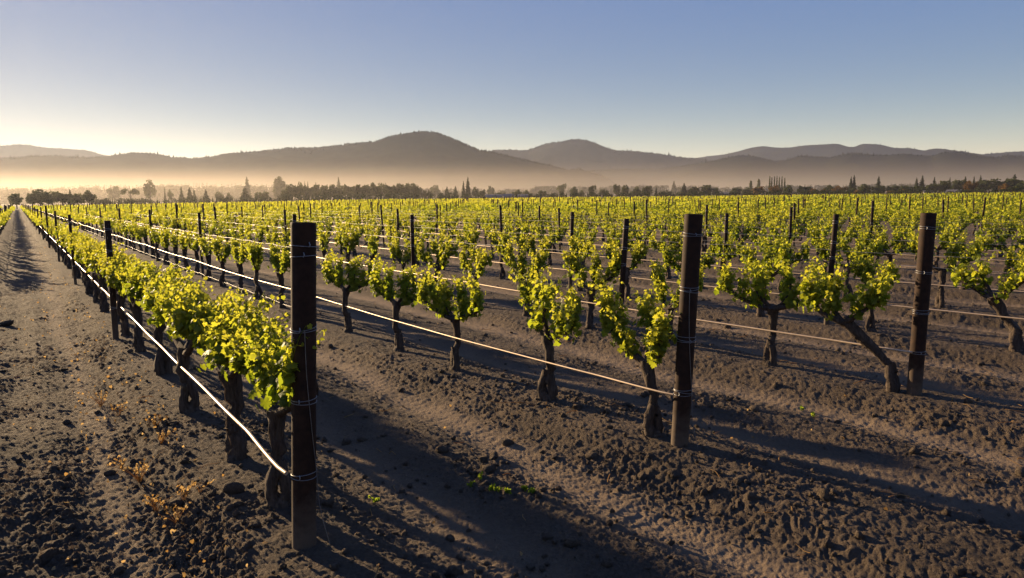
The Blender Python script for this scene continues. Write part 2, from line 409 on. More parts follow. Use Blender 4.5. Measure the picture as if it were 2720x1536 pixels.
def vine_parts(seed, lod=0, dense=1.0, spread=0.62, lean=(0, 0), fork=None, thick=1.0, tall=1.0, sparse_side=0, hedge=False):
    """returns trunk mesh, list of arm meshes, foliage mesh"""
    rng = np.random.default_rng(seed)
    seg = (10, 7, 5)[lod]
    fork = fork or rng.uniform(0.58, 0.72)
    top = np.array([lean[0], lean[1], fork])
    tb = MB()
    mid = top * np.array([0.36, 0.36, 0.60]) + np.r_[rng.uniform(-0.05, 0.05, 2), 0]
    low = np.array([top[0] * 0.07, top[1] * 0.07, 0.26])
    r0 = rng.uniform(0.043, 0.055) * thick
    trunk = curve([low - [0, 0, 0.04], low, mid, top], 12); trunk[1:-1, :2] += rng.normal(0, 0.008, (10, 2))
    tube(tb, trunk, np.interp(np.arange(12), [0, 2, 6, 9, 11], [r0 * 1.05, r0 * 0.92, r0 * 0.80, r0 * 1.02, r0 * 1.25]), seg, 0.30, rng)
    # gnarled foot: two strands part and meet again round a hollow
    w = rng.uniform(0.044, 0.056) * thick; ang = rng.uniform(0, pi)
    ax = np.array([cos(ang), sin(ang), 0])
    for sgn, kk in ((1, 1.0), (-1, rng.uniform(0.75, 1.1))):
        c = curve([low + [0, 0, 0.05], low * [0.8, 0.8, 0.72] + ax * sgn * w * 0.75 * kk, [0, 0, 0.10] + ax * sgn * w * kk, [0, 0, 0.03] + ax * sgn * w * 0.7, [0, 0, -0.14] + ax * sgn * w * 0.9], 11)
        tube(tb, c, np.interp(np.arange(11), [0, 4, 7, 10], [r0 * 0.85, r0 * 0.88, r0 * 1.05, r0 * 1.1]), max(seg - 1, 5), 0.32, rng)
    if lod < 2:
        tube(tb, [[0, 0, 0.07], [0, 0, 0.03], [0, 0, -0.12]], [r0 * 0.9, r0 * 1.5, r0 * 1.7], seg, 0.25, rng)
        for _ in range(3):                                        # bark knots
            i = rng.integers(2, 11); q = trunk[i] + np.r_[rng.uniform(-1, 1, 2) * r0 * 0.6, 0]
            tube(tb, [q - [0, 0, 0.04], q, q + [0, 0, 0.04]], [0.012, r0 * 0.6, 0.012], 6, 0.2, rng)
    # arms
    arms = []; spurs = []
    na = int(rng.integers(3, 5))
    dirs = []
    for i in range(na):
        sg = (1 if i % 2 == 0 else -1)
        L = spread * rng.uniform(0.75, 1.1) if i < 2 else spread * rng.uniform(0.2, 0.55)
        if sparse_side and sg == sparse_side and i < 2: L *= 0.5
        ey = rng.uniform(-0.16, 0.16); ez = rng.uniform(0.90, 1.03) * tall
        end = np.array([top[0] + sg * L, top[1] + ey, ez])
        m1 = top + (end - top) * [0.40, 0.40, 0.10] + np.r_[rng.uniform(-0.04, 0.04, 2), rng.uniform(-0.02, 0.05)]
        m2 = top + (end - top) * [0.78, 0.78, 0.62] + np.r_[rng.uniform(-0.05, 0.05, 2), rng.uniform(-0.04, 0.03)]
        c = curve([top - [0, 0, 0.04], m1, m2, end], 10)
        ab = MB(); tube(ab, c, np.interp(np.arange(10), [0, 4, 9], [r0 * 0.72, r0 * 0.50, r0 * 0.30]), max(seg - 3, 4), 0.25, rng)
        arms.append(ab)
        for q in ((1.0, 0.80, 0.56, 0.30) if i < 2 else (1.0, 0.55)):
            spurs.append(c[int(round(q * 9))] + np.r_[rng.uniform(-0.03, 0.03, 2), 0.02])
    if hedge:                                                     # an even band of shoots along the wire
        spurs = [np.array([x + rng.normal(0, 0.02), rng.normal(0, 0.075), rng.uniform(0.85, 0.97)]) for x in np.arange(-spread, spread + 0.01, 0.062)]
    # shoots with leaves
    fb = MB(); P = []; N = []; T = []; S = []; C = []
    for sp in spurs:
        vig = 1.0 if hedge else rng.uniform(0.62, 1.22)            # some spurs push harder than others
        for _ in range(max(1, int(round(rng.uniform(2.0, 3.4) * dense)))):
            L = rng.uniform(*((0.18, 0.37) if hedge else (0.20, 0.38))) * tall * vig; d = np.array([rng.normal(0, 0.17), rng.normal(0, 0.15), 1.0]); d /= np.linalg.norm(d)
            nl = max(3, int((40, 21, 9)[lod] * L / 0.4))
            bendv = np.r_[rng.normal(0, 0.10, 2), 0]
            k = np.sort(rng.uniform(-0.12, 1, nl))
            stem = sp + d * (L * k)[:, None] + bendv * (k ** 2)[:, None]
            if lod == 0:
                kk = np.linspace(0, 1, 5); pts = sp + d * (L * kk)[:, None] + bendv * (kk ** 2)[:, None]
                tube(fb, pts, np.linspace(0.0042, 0.0016, 5), 4, cap=False)
            az = rng.uniform(0, 2 * pi, nl); outd = np.c_[np.cos(az), np.sin(az), rng.uniform(-0.35, 0.5, nl)]
            size = np.interp(k, [0, 0.45, 1], [0.052, 0.050, 0.022]) * rng.uniform(0.65, 1.35, nl) * (1.0, 1.2, 1.9)[lod]
            pos = stem + outd * (0.02 + 0.45 * size * rng.uniform(0.5, 1.3, nl))[:, None]
            P.append(pos); N.append(unit(outd * 0.7 + [0, 0, 0.45] + rng.normal(0, 0.55, (nl, 3))))
            T.append(outd * 0.7 + [0, 0, -0.55] + rng.normal(0, 0.35, (nl, 3))); S.append(size)
            C.append(np.clip(0.25 + 0.55 * k + rng.normal(0, 0.16, nl), 0, 1))
        if lod < 2 and rng.random() < 0.7:                        # drooping leaves below the arm
            nl = 5; az = rng.uniform(0, 2 * pi, nl); outd = np.c_[np.cos(az), np.sin(az), rng.uniform(-0.8, 0, nl)]
            P.append(sp + outd * rng.uniform(0.05, 0.13, nl)[:, None]); N.append(unit(outd + rng.normal(0, 0.4, (nl, 3))))
            T.append(np.tile([0, 0, -1.0], (nl, 1)) + rng.normal(0, 0.3, (nl, 3))); S.append(rng.uniform(0.045, 0.075, nl)); C.append(rng.uniform(0, 0.4, nl))
    add_leaves(fb, np.concatenate(P), np.concatenate(N), np.concatenate(T), np.concatenate(S), np.concatenate(C), lod)
    tm = tb.mesh("trunk", M_BARK, True)
    return tm, [a.mesh("arm", M_BARK, True) for a in arms], fb.mesh("foliage", M_LEAF)

def vine_merged(seed, lod, **k):
    """trunk and arms in one mesh for vines too small to show their arms"""
    tm, arms, fm = vine_parts(seed, lod, **k)
    return tm, arms, fm

_o = "first second third fourth fifth sixth seventh eighth ninth tenth eleventh twelfth thirteenth fourteenth fifteenth sixteenth seventeenth eighteenth nineteenth".split()
ORD = _o + [w if u == "" else f"{w[:-4]}y-{u}" for w in "twentieth thirtieth fortieth fiftieth sixtieth seventieth eightieth ninetieth".replace("ieth", "ieth").split() for u in [""] + _o[:9]]
ORD = [w if w else w for w in ORD]
def row_name(k):
    if k == -1: return "vine row across the dirt track"
    if k < -1: return "outer vine row across the dirt track"
    if k == 0: return "vine row beside the dirt track"
    return f"{ORD[k]} vine row from the dirt track"

DENSE = [vine_parts(100 + i, 0, dense=1.15, spread=0.86, thick=1.05, hedge=True) for i in range(6)]
NEAR = [vine_parts(200 + i, 0, dense=1.3, spread=0.56) for i in range(9)]
LEAN = vine_parts(305, 0, dense=1.2, spread=0.40, lean=(0.40, 0.30), fork=0.74)
FORKED = vine_parts(322, 0, dense=1.6, spread=0.50, sparse_side=-1, lean=(0.08, 0.02), fork=0.70, thick=1.05)
LEAN_B = vine_parts(316, 0, dense=1.0, spread=0.55, lean=(0.30, 0.10), fork=0.72)
SHORT = vine_parts(131, 0, dense=1.1, spread=0.62, thick=1.0, hedge=True)
MID = [vine_parts(400 + i, 1, dense=1.05, spread=0.56) for i in range(9)]
FARV = [vine_parts(500 + i, 2, dense=1.15, spread=0.70) for i in range(6)]

def place_vine(parts, s, t, rot, scale, label, group, with_arms=True):
    p = st(s, t); z = gz(p[0], p[1])
    e = link("grapevine", None, None, (p[0], p[1], z - 0.01), ROW_ROT + rot); e.scale = (scale, scale, scale)
    tag(e, label, "grapevine", group)
    link("trunk", parts[0], e); link("foliage", parts[2], e)
    for a in parts[1]: link("arm", a, e)
    return e

# candidate vines over the whole field, sorted by how large they show
FIRST = {0: [4.72, 5.85, 7.45, 9.20, 10.80], 1: [4.30, 5.72, 7.37, 8.94, 10.60], 2: [3.96, 5.40, 6.95, 8.50, 10.05], 3: [4.05, 5.9, 7.75, 9.3, 10.8]}
def row_start(k): return 4.1 - 0.14 * k if k >= 0 else 26.0
FIELD_T = 285.0
def field_end(x, y):
    return 275.0
rngp = np.random.default_rng(7)
cand = []
for k in range(-3, 95):
    base = FIRST.get(k, [row_start(k) + 0.4 + rngp.uniform(0, 1.5)])
    ts = list(base)
    while ts[-1] < 330: ts.append(ts[-1] + 1.53 * (1 + rngp.normal(0, 0.03)))
    ts = np.array(ts); 
    if k >= 4: ts = np.concatenate([np.arange(ts[0] - 1.53, -160, -1.53)[::-1], ts]) if k > 6 else ts
    s = row_s(k, ts) + rngp.normal(0, 0.03, len(ts))
    xy = PP[None] * s[:, None] + DR[None] * ts[:, None]
    for q in range(len(ts)):
        cand.append((k, ts[q], s[q], xy[q, 0], xy[q, 1]))
cand = np.array(cand)
pr = project(np.c_[cand[:, 3], cand[:, 4], np.full(len(cand), 1.0)])
dist = np.hypot(cand[:, 3], cand[:, 4])
inview = (pr[:, 2] > 1.5) & (pr[:, 0] > -90 - 900 / np.maximum(pr[:, 2], 1)) & (pr[:, 0] < PW + 90 + 900 / np.maximum(pr[:, 2], 1))
wide = (pr[:, 2] > 0.5) & (np.abs(pr[:, 0] - PW / 2) < PW * 0.5 + 900) & ~inview
ingrid = (dist < 275) & ((cand[:, 1] < FIELD_T)) & (rngp.random(len(cand)) > 0.05 + 0.25 * (vnoise(cand[:, 3] * 0.06, cand[:, 4] * 0.06, 71) > 0.86))
ingrid |= dist < 12
strict = (pr[:, 2] > 1.5) & (pr[:, 0] > -40 - 300 / np.maximum(pr[:, 2], 1)) & (pr[:, 0] < PW + 40 + 300 / np.maximum(pr[:, 2], 1))
idx = np.where(strict & ingrid)[0]; idx = idx[np.argsort(dist[idx])]
solo = idx[:300]
solo_set = set(solo.tolist())
rest = np.array([i for i in np.where((inview | wide) & ingrid)[0] if i not in solo_set])
SOLO_R = dist[solo[-1]]

by_row = {}
for i in solo: by_row.setdefault(int(cand[i, 0]), []).append(i)
for k, lst in by_row.items():
    lst.sort(key=lambda i: cand[i, 1])
    for n_, i in enumerate(lst):
        t, s, d = cand[i, 1], cand[i, 2], dist[i]
        rn = row_name(k)
        r = random.Random(int(i) * 13 + 5)
        if k == 0 and n_ == 0: lab = "leafy grapevine half hidden behind the thick black end post beside the track"
        elif k == 1 and n_ == 0: lab = "grapevine with a wide Y fork just behind the middle thick post"
        elif k == 2 and n_ == 0: lab = "grapevine with strongly leaning trunk beside the thick post with a brown sunlit side"
        elif n_ < 22: lab = f"{ORD[n_]} grapevine in view along the {rn}"
        else: lab = f"small grapevine far along the {rn}, past twenty-two others"
        grp = f"grapevines of the {rn}"
        sc_ = r.uniform(0.93, 1.05) if k == 0 else r.uniform(0.86, 1.02)
        if k == 0:
            parts = SHORT if n_ == 0 else DENSE[n_ % 6] if d < 22 else MID[n_ % 9]
        elif k == 1 and n_ == 0: parts = FORKED
        elif k == 2 and n_ == 0: parts = LEAN
        elif k == 3 and n_ == 0: parts = LEAN_B
        else: parts = NEAR[r.randrange(9)] if d < 20 else MID[r.randrange(9)]
        rot = 0 if (k in (1, 2, 3) and n_ == 0) else (r.uniform(-0.3, 0.3) + (pi if r.random() < 0.5 else 0)) * (1 if k else 1)
        if k == 0: rot = (pi if n_ % 2 else 0) + r.uniform(-0.08, 0.08)
        place_vine(parts, s, t, rot, sc_, lab, grp)

# the rest of the vineyard, too many to count: one mass
def mesh_arrays(me):
    V = np.empty(len(me.vertices) * 3, np.float32); me.vertices.foreach_get("co", V)
    n = np.empty(len(me.polygons), np.int32); me.polygons.foreach_get("loop_total", n)
    lo = np.empty(len(me.loops), np.int32); me.loops.foreach_get("vertex_index", lo)
    A = np.empty(len(me.vertices), np.float32); me.attributes["tint"].data.foreach_get("value", A)
    return V.reshape(-1, 3), n, lo, A

def far_vine_template(seed, nleaf, lsize):
    """simple vine for the distance: trunk prism, two arms and leaf clusters"""
    rng = np.random.default_rng(seed); mb = MB(); wb = MB()
    tube(wb, [[0, 0, -0.05], [rng.uniform(-.04, .04), 0, 0.35], [0, 0, 0.80]], [0.075, 0.05, 0.05], 4, cap=False)
    tube(wb, [[-0.5, 0, 0.90], [0, 0, 0.72], [0.5, 0, 0.90]], [0.02, 0.04, 0.02], 3, cap=False)
    cl = rng.uniform(-0.68, 0.68, 9); k = rng.integers(0, 9, nleaf)
    hh = rng.beta(1.3, 1.6, nleaf)
    pos = np.c_[cl[k] + rng.normal(0, 0.08, nleaf), rng.normal(0, 0.14, nleaf), 0.80 + 0.54 * hh * (0.6 + 0.4 * np.sin(cl[k] * 40 + seed))]
    nr = unit(rng.normal(0, 1, (nleaf, 3)) + [0, 0, 0.3])
    add_leaves(mb, pos, nr, rng.normal(0, 1, (nleaf, 3)), lsize * rng.uniform(0.7, 1.3, nleaf), np.clip(0.2 + 0.6 * hh + rng.normal(0, 0.15, nleaf), 0, 1), 2)
    return mb, wb

def cat(mb):
    V = np.concatenate(mb.V); A = np.concatenate(mb.A)
    F = [np.concatenate(f) if f else np.zeros((0, w), int) for f, w in ((mb.F3, 3), (mb.F4, 4))]
    return V, A, F

LODS = [(75, [far_vine_template(i, 150, 0.105) for i in range(5)]), (140, [far_vine_template(20 + i, 70, 0.16) for i in range(5)]), (1e9, [far_vine_template(40 + i, 34, 0.24) for i in range(5)])]
AV, AA, A3, A4, MI3, MI4 = [], [], [], [], [], []
off = 0; last = 0
for lim, tmpls in LODS:
    sel = rest[(dist[rest] < lim) & (dist[rest] >= last)]; last = lim
    for v, (lb, wb) in enumerate(tmpls):
        ids = sel[v::5]
        if not len(ids): continue
        x, y = cand[ids, 3], cand[ids, 4]; z = ground_base(x, y)
        an = ROW_ROT + rngp.uniform(-0.25, 0.25, len(ids)) + pi * (rngp.random(len(ids)) > 0.5); sc_ = rngp.uniform(0.80, 1.04, len(ids)) * (0.90 + 0.20 * vnoise(x * 0.05, y * 0.05, 73))
        for mi, mb in ((0, lb), (1, wb)):
            V, A, F = cat(mb); nV = len(V)
            ca, sa = np.cos(an)[:, None] * sc_[:, None], np.sin(an)[:, None] * sc_[:, None]
            W = np.stack([V[None, :, 0] * ca - V[None, :, 1] * sa + x[:, None], V[None, :, 0] * sa + V[None, :, 1] * ca + y[:, None], V[None, :, 2] * sc_[:, None] + z[:, None]], -1).reshape(-1, 3)
            AV.append(W); AA.append(np.clip(np.tile(A, len(ids)) + np.repeat(rngp.normal(0, 0.16, len(ids)) + 0.5 * (vnoise(x * 0.03, y * 0.03, 75) - 0.5), len(V)), 0, 1))
            o_ = (np.arange(len(ids)) * nV)[:, None, None] + off
            if len(F[0]): A3.append((F[0][None] + o_).reshape(-1, 3)); MI3.append(np.full(len(A3[-1]), mi))
            if len(F[1]): A4.append((F[1][None] + o_).reshape(-1, 4)); MI4.append(np.full(len(A4[-1]), mi))
            off += len(W)
me = make_mesh("distant_vines", np.concatenate(AV), [np.concatenate(A3), np.concatenate(A4)], [M_LEAF, M_BARK], False, np.concatenate(AA), np.concatenate(MI3 + MI4))
tag(link("distant_vines", me), "countless far grapevines filling the valley floor", kind="stuff")

# ------------------------------------------------------------------ posts and stakes
def ring(mb, r, z, tilt=0.0, wr=0.0026, ph=0.0, seg=28):
    th = np.linspace(0, 2 * pi, seg, endpoint=False)
    tube(mb, np.c_[r * np.cos(th), r * np.sin(th), z + tilt * np.cos(th + ph)], wr, 5, closed=True)

def end_post(base_px, top_px, radius, ties, label):
    b = px_ground(*base_px, 0.0); hd = b[:2] / np.hypot(*b[:2])
    d = px_ray(*top_px); tt = (b[:2] @ hd) / (d[:2] @ hd); tp = EYE + d * tt      # tilt lies in the plane facing the camera
    e = link("end_post", None, None, b)
    ax = Vector(tp - b); L = ax.length
    e.rotation_mode = 'QUATERNION'; e.rotation_quaternion = Vector((0, 0, 1)).rotation_difference(ax)
    tag(e, label, "post", "thick end posts of the vine rows")
    rng = np.random.default_rng(int(base_px[0]))
    mb = MB(); th = np.linspace(0, 2 * pi, 40, endpoint=False)
    prof = [(radius, -0.35)] + [(radius * (1 + rng.uniform(-0.006, 0.006)), z) for z in np.linspace(0, L - 0.02, 16)] + [(radius, L - 0.004), (radius - 0.002, L), (radius - 0.006, L), (radius - 0.007, L - 0.004), (radius - 0.007, L - 0.25)]
    V = np.array([[r * cos(a), r * sin(a), z] for r, z in prof for a in th])
    n = len(prof); i = np.arange(n - 1)[:, None]; j = np.arange(40)[None]; j2 = (j + 1) % 40
    mb.add(V, np.stack([i * 40 + j, i * 40 + j2, (i + 1) * 40 + j2, (i + 1) * 40 + j], -1).reshape(-1, 4))
    mb.add(np.vstack([V[-40:], [[0, 0, L - 0.25]]]), np.stack([np.arange(40), (np.arange(40) + 1) % 40, np.full(40, 40)], -1))
    link("pipe", mb.mesh("pipe", M_RUST, True), e)
    for (f, n2, tilt) in ties:
        tb = MB()
        for q in range(n2):
            ring(tb, radius + 0.0025, f * L + q * 0.020 - 0.01, tilt * (1 if q % 2 else -0.5), ph=rng.uniform(0, 6))
        a0 = math.atan2(-b[1], -b[0]) + rng.uniform(-0.5, 0.5)                    # twisted knot on the near side
        kp = np.array([cos(a0), sin(a0), 0]) * (radius + 0.006)
        tube(tb, [kp + [0, 0, f * L - 0.012], kp * 1.06 + [0.006, 0, f * L], kp + [0, 0.006, f * L + 0.014]], 0.0035, 5)
        link("wire_tie", tb.mesh("wire_tie", M_WIRE, True), e)
    return e, b, tp, L

P1 = end_post((808, 1443), (806, 591), 0.0695, [(0.935, 1, 0.008), (0.905, 1, 0.014), (0.68, 2, 0.016), (0.46, 2, 0.007), (0.225, 2, 0.010)],
              "thick black steel end post standing upright at the corner of the dirt track")
P2 = end_post((1805, 1182), (1843, 569), 0.0700, [(0.915, 2, 0.006), (0.68, 3, 0.012), (0.465, 3, 0.007), (0.235, 3, 0.009)],
              "thick rusty end post leaning slightly, with wire ties, midway between the other two")
P3 = end_post((2428, 1045), (2467, 566), 0.0700, [(0.92, 2, 0.005), (0.68, 2, 0.008), (0.455, 3, 0.006), (0.235, 2, 0.005)],
              "thick rusty end post with brown sunlit side beside the leaning vine trunk")

def tie_strand(P, pts, name="hanging_wire"):
    e, b, tp, L = P
    mb = MB(); tube(mb, curve(pts, 24), 0.0024, 5)
    o = link(name, mb.mesh(name, M_WIRE, True), e)
for P, f0, side in ((P1, 0.68, 1), (P2, 0.68, 1)):
    e, b, tp, L = P
    hd = -b[:2] / np.hypot(*b[:2]); rt2 = np.array([-hd[1], hd[0]])             # towards the camera, and to its right
    fr = np.r_[hd, 0] * 0.073; sd = np.r_[rt2, 0]
    pts = [fr + sd * 0.004 + [0, 0, f0 * L], fr * 0.98 + sd * 0.014 + [0, 0, f0 * L - 0.25], fr * 0.85 + sd * 0.040 + [0, 0, f0 * L - 0.55], fr * 0.55 + sd * 0.068 + [0, 0, 0.46], fr * 0.5 + sd * 0.09 + [0, 0, 0.22], fr * 0.5 + sd * 0.15 + [0, 0, -0.02]]
    tie_strand(P, pts)

def stake_mesh(h, r, seg, nt):
    mb = MB()
    tube(mb, [[0, 0, -0.3], [0, 0, 0.02], [0, 0, h * 0.5], [0, 0, h - 0.003], [0, 0, h]], [r, r, r, r, r * 0.9], seg)
    ties = []
    for f in nt:
        tb = MB(); ring(tb, r + 0.002, f, 0.004, 0.0026, seg=14); ring(tb, r + 0.002, f + 0.016, -0.003, 0.0024, seg=14)
        ties.append(tb.mesh("wire_tie", M_WIRE, True))
    return mb.mesh("stake", M_RUST, True), ties

STK = [stake_mesh(1.0, 0.040, 12, (0.26, 0.60, 0.74, 0.92)), stake_mesh(1.0, 0.036, 10, (0.26, 0.60, 0.88)), stake_mesh(1.0, 0.034, 6, ())]
# stakes seen singly in the photograph: (row, distance along it, height, radius factor, tilt)
SEEN = {0: [(12.1, 1.74, 1.05, 0.004), (21.0, 1.72, 0.95, -0.01), (29.5, 1.73, 1, 0.0)],
        1: [(12.9, 1.74, 0.85, 0.015), (20.5, 1.70, 1.0, 0.0), (29.0, 1.74, 1, 0.01)],
        2: [(7.9, 1.68, 1.0, 0.055), (14.2, 1.66, 1.0, 0.0), (22.8, 1.72, 1, 0.0)],
        3: [(6.6, 1.70, 1.0, 0.045), (12.6, 1.68, 1.0, 0.03), (21.0, 1.70, 1.0, 0.0)],
        4: [(4.4, 1.70, 1.0, -0.03), (11.0, 1.62, 1.0, 0.02)]}
scand = []
for k in range(-3, 95):
    lst = SEEN.get(k, [(row_start(k) + (k * 5.3) % 9.2, 1.70, 1.0, 0.0)])
    lst = list(lst); t = lst[-1][0]
    while t < FIELD_T:
        t += 9.2 * (1 + rngp.normal(0, 0.02)); lst.append((t, 1.75 + rngp.normal(0, 0.07), 1.12 + rngp.normal(0, 0.08), rngp.normal(0, 0.022)))
    if k > 6:
        t = lst[0][0]
        while t > -150: t -= 9.2; lst.append((t, 1.75 + rngp.normal(0, 0.07), 1.12 + rngp.normal(0, 0.08), rngp.normal(0, 0.022)))
    for t, h, r, tl in lst:
        p = st(float(row_s(k, t)) - (0.17 if k == 0 else 0.0), t); scand.append((k, t, h, r, tl, p[0], p[1]))
scand = np.array(scand); spr = project(np.c_[scand[:, 5], scand[:, 6], np.full(len(scand), 1.5)]); sd_ = np.hypot(scand[:, 5], scand[:, 6])
ok = (spr[:, 2] > 1) & (sd_ < 273)
vis = ok & (spr[:, 0] > -10) & (spr[:, 0] < PW + 10)
sid = np.where(vis)[0]; sid = sid[np.argsort(sd_[sid])]; ssolo = sid[:300]; sset = set(ssolo.tolist())
srows = {}
for i in ssolo: srows.setdefault(int(scand[i, 0]), []).append(i)
for k, lst in srows.items():
    lst.sort(key=lambda i: scand[i, 1])
    for n_, i in enumerate(lst):
        _, t, h, r, tl, x, y = scand[i]; d = sd_[i]
        lab = f"{ORD[n_]} thin rusty stake in view along the {row_name(k)}" if n_ < 14 else f"tiny far stake beyond fourteen others in the {row_name(k)}"
        v = STK[0] if d < 18 else STK[1] if d < 36 else STK[2]
        if v[1]:
            e = link("trellis_stake", None, None, (x, y, gz(x, y))); link("stake", v[0], e)
            for m in v[1]: link("wire_tie", m, e)
        else: e = link("trellis_stake", v[0], None, (x, y, gz(x, y)))
        e.rotation_euler = (0, tl, 0); e.scale = (r, r, h)
        tag(e, lab, "stake", f"stakes of the {row_name(k)}")
mb = MB()
for i in np.where(ok & (np.abs(spr[:, 0] - PW / 2) < PW / 2 + 700))[0]:
    if i in sset: continue
    _, t, h, r, tl, x, y = scand[i]; z = gz(x, y); w = 0.048
    tube(mb, [[x, y, z - 0.1], [x + tl * h, y, z + h]], w, 4)
tag(link("distant_stakes", mb.mesh("distant_stakes", M_RUST)), "countless far stakes standing above the vines", kind="stuff")

# ------------------------------------------------------------------ drip hoses and wires along the rows
def along_row(k, t0, t1, z, sag, r, mat, name, label, cat_, group, t_first=None, jit=0.004, off=0.05):
    rng = np.random.default_rng(k * 31 + int(z * 100) + 5)
    ts = [t0]; 
    while ts[-1] < t1: ts.append(ts[-1] + max(0.12, 0.012 * ts[-1]))
    ts = np.array(ts)
    sp = 8.6 if r > 0.005 else 1.53
    ph = ((ts - t0) / sp) % 1.0
    a = 4 * ph * (1 - ph)
    lift = np.interp(ts, np.arange(t0 - sp, t1 + sp, sp), rng.normal(0, jit, len(np.arange(t0 - sp, t1 + sp, sp))))
    s = row_s(k, ts) + off + 0.003 * np.sin(ts * 3.1 + k)
    s = np.where(ts < t0 + 0.9, row_s(k, ts) + off * np.clip((ts - t0) / 0.9, 0, 1) ** 0.5 + (0.075 if off > 0 else -0.075) * (1 - np.clip((ts - t0) / 0.9, 0, 1)), s)
    xy = PP[None] * s[:, None] + DR[None] * ts[:, None]
    g = ground_base(xy[:, 0], xy[:, 1]); g = np.where(np.hypot(xy[:, 0], xy[:, 1]) < 60, 0, g)
    w = np.clip((ts - t0) / 1.5, 0, 1)
    zz = g + z - sag * a + lift * w
    mb = MB(); tube(mb, np.c_[xy, zz], r, 8 if r > 0.005 else 5)
    tag(link(name, mb.mesh(name, mat, True)), label, cat_, group)

def t_of(b): return float(b[:2] @ DR)
along_row(0, t_of(P1[1]), 240, 0.445, 0.008, 0.0115, M_HOSE, "drip_hose", "gleaming drip hose strung low along the vine row beside the dirt track", "hose", "drip hoses", off=-0.055)
along_row(1, t_of(P2[1]), 200, 0.43, 0.030, 0.0088, M_HOSE, "drip_hose", "pale drip hose running low from the middle thick post along the second vine row", "hose", "drip hoses", off=-0.06)
along_row(2, t_of(P3[1]), 120, 0.43, 0.015, 0.0110, M_HOSE, "drip_hose", "dull drip hose running low from the thick post beside the leaning vine", "hose", "drip hoses", off=-0.06)
along_row(-1, 26, 240, 0.43, 0.030, 0.0098, M_HOSE, "drip_hose", "bright drip hose low along the vine row across the dirt track", "hose", "drip hoses", off=0.06)
for k in range(3, 9):
    along_row(k, row_start(k) + 0.1, 70, 0.43, 0.02, 0.0105, M_HOSE, "drip_hose", f"thin pale drip hose low along the {row_name(k)}", "hose", "drip hoses", off=-0.06)
for k in range(1, 9):
    t0 = {1: 12.9, 2: 7.9}.get(k, row_start(k) + 0.1)
    for z, wn in ((1.17, "upper"), (1.00, "middle")):
        along_row(k, t0, 60, z, 0.02, 0.0028, M_WIRE, "trellis_wire", f"{wn} trellis wire strung between stakes along the {row_name(k)}", "wire", "trellis wires", off=0.045)
along_row(1, 12.9, 60, 0.12, 0.02, 0.003, M_WIRE, "trellis_wire", "knotted wire close to the ground along the second vine row", "wire", "trellis wires", off=-0.05)

# ------------------------------------------------------------------ litter on the soil
def ico():
    import bmesh
    out = []
    for sub in (1, 2):
        bm = bmesh.new(); bmesh.ops.create_icosphere(bm, subdivisions=sub, radius=1.0)
        out.append((np.array([v.co[:] for v in bm.verts]), np.array([[v.index for v in f.verts] for f in bm.faces]))); bm.free()
    return out
ICO = ico()
rngc = np.random.default_rng(99); mb = MB()
N = 14000
rad = np.exp(rngc.uniform(math.log(2.4), math.log(17), N)); ang = np.radians(rngc.uniform(-46, 46, N))
cx, cy = rad * np.sin(ang), rad * np.cos(ang)
keep = (rngc.random(N) < (1 - smooth_track(cx, cy)) * (0.25 + sstep(0.42, 0.72, fbm(cx * 1.1, cy * 1.1, 12, 3))))
cx, cy, rad = cx[keep], cy[keep], rad[keep]; cz = ground_base(cx, cy)
sz = np.clip(rngc.lognormal(math.log(0.0095), 0.62, len(cx)), 0.005, 0.05)
for i in range(len(cx)):
    V, F = ICO[0] if sz[i] * 400 / rad[i] < 1.2 else ICO[1]
    W = V * (1 + 0.30 * np.sin(V @ rngc.normal(0, 3.0, (3, 1)) + rngc.uniform(0, 6)))
    W = W * sz[i] * rngc.uniform(0.7, 1.3, 3); W[:, 2] *= 0.8
    mb.add(W + [cx[i], cy[i], cz[i] + 0.012], F)
tag(link("soil_clods", mb.mesh("soil_clods", M_CLOD, True)), "crumbled clods of dark earth lying over the tilled soil", kind="stuff")

# curled dry leaves: thick on the track verge, sparse elsewhere
mb = MB()
def scatter_leaves(s0, s1, t0, t1, n, szr, lift=0.03):
    t = t0 * (t1 / t0) ** rngc.random(n); s = rngc.uniform(s0, s1, n) if s1 > s0 else rngc.normal(s0, -s1, n)
    xy = PP[None] * s[:, None] + DR[None] * t[:, None]; z = ground_base(xy[:, 0], xy[:, 1]) + rngc.uniform(0.015, lift, n)
    add_leaves(mb, np.c_[xy, z], rngc.normal(0, 0.7, (n, 3)) + [0, 0, 0.5], rngc.normal(0, 1, (n, 3)), rngc.uniform(*szr, n), rngc.random(n), 1)
scatter_leaves(0.62, -0.28, 4.0, 40, 380, (0.014, 0.034))
scatter_leaves(-0.9, 1.1, 3.4, 40, 260, (0.012, 0.030))
scatter_leaves(1.3, 9.0, 2.0, 16, 60, (0.014, 0.03))
tag(link("fallen_leaves", mb.mesh("fallen_leaves", M_DRY)), "scattered curled dry leaves on the soil", kind="stuff")

mb = MB()
for _ in range(260):
    t = 2.2 * (22 / 2.2) ** rngc.random(); s_ = rngc.uniform(-1.0, 12.0); q = st(s_, t); a = rngc.uniform(0, 2 * pi); L = rngc.uniform(0.04, 0.20)
    d = np.array([cos(a), sin(a), rngc.normal(0, 0.06)]) * L; b = np.array([q[0], q[1], gz(q[0], q[1]) + rngc.uniform(0.02, 0.04)])
    tube(mb, curve([b - d / 2, b + rngc.normal(0, 0.012, 3), b + d / 2], 5), rngc.uniform(0.0016, 0.004), 4, cap=False)
tag(link("vine_prunings", mb.mesh("vine_prunings", M_DRY, True)), "short dry prunings and straw strewn over the soil", kind="stuff")

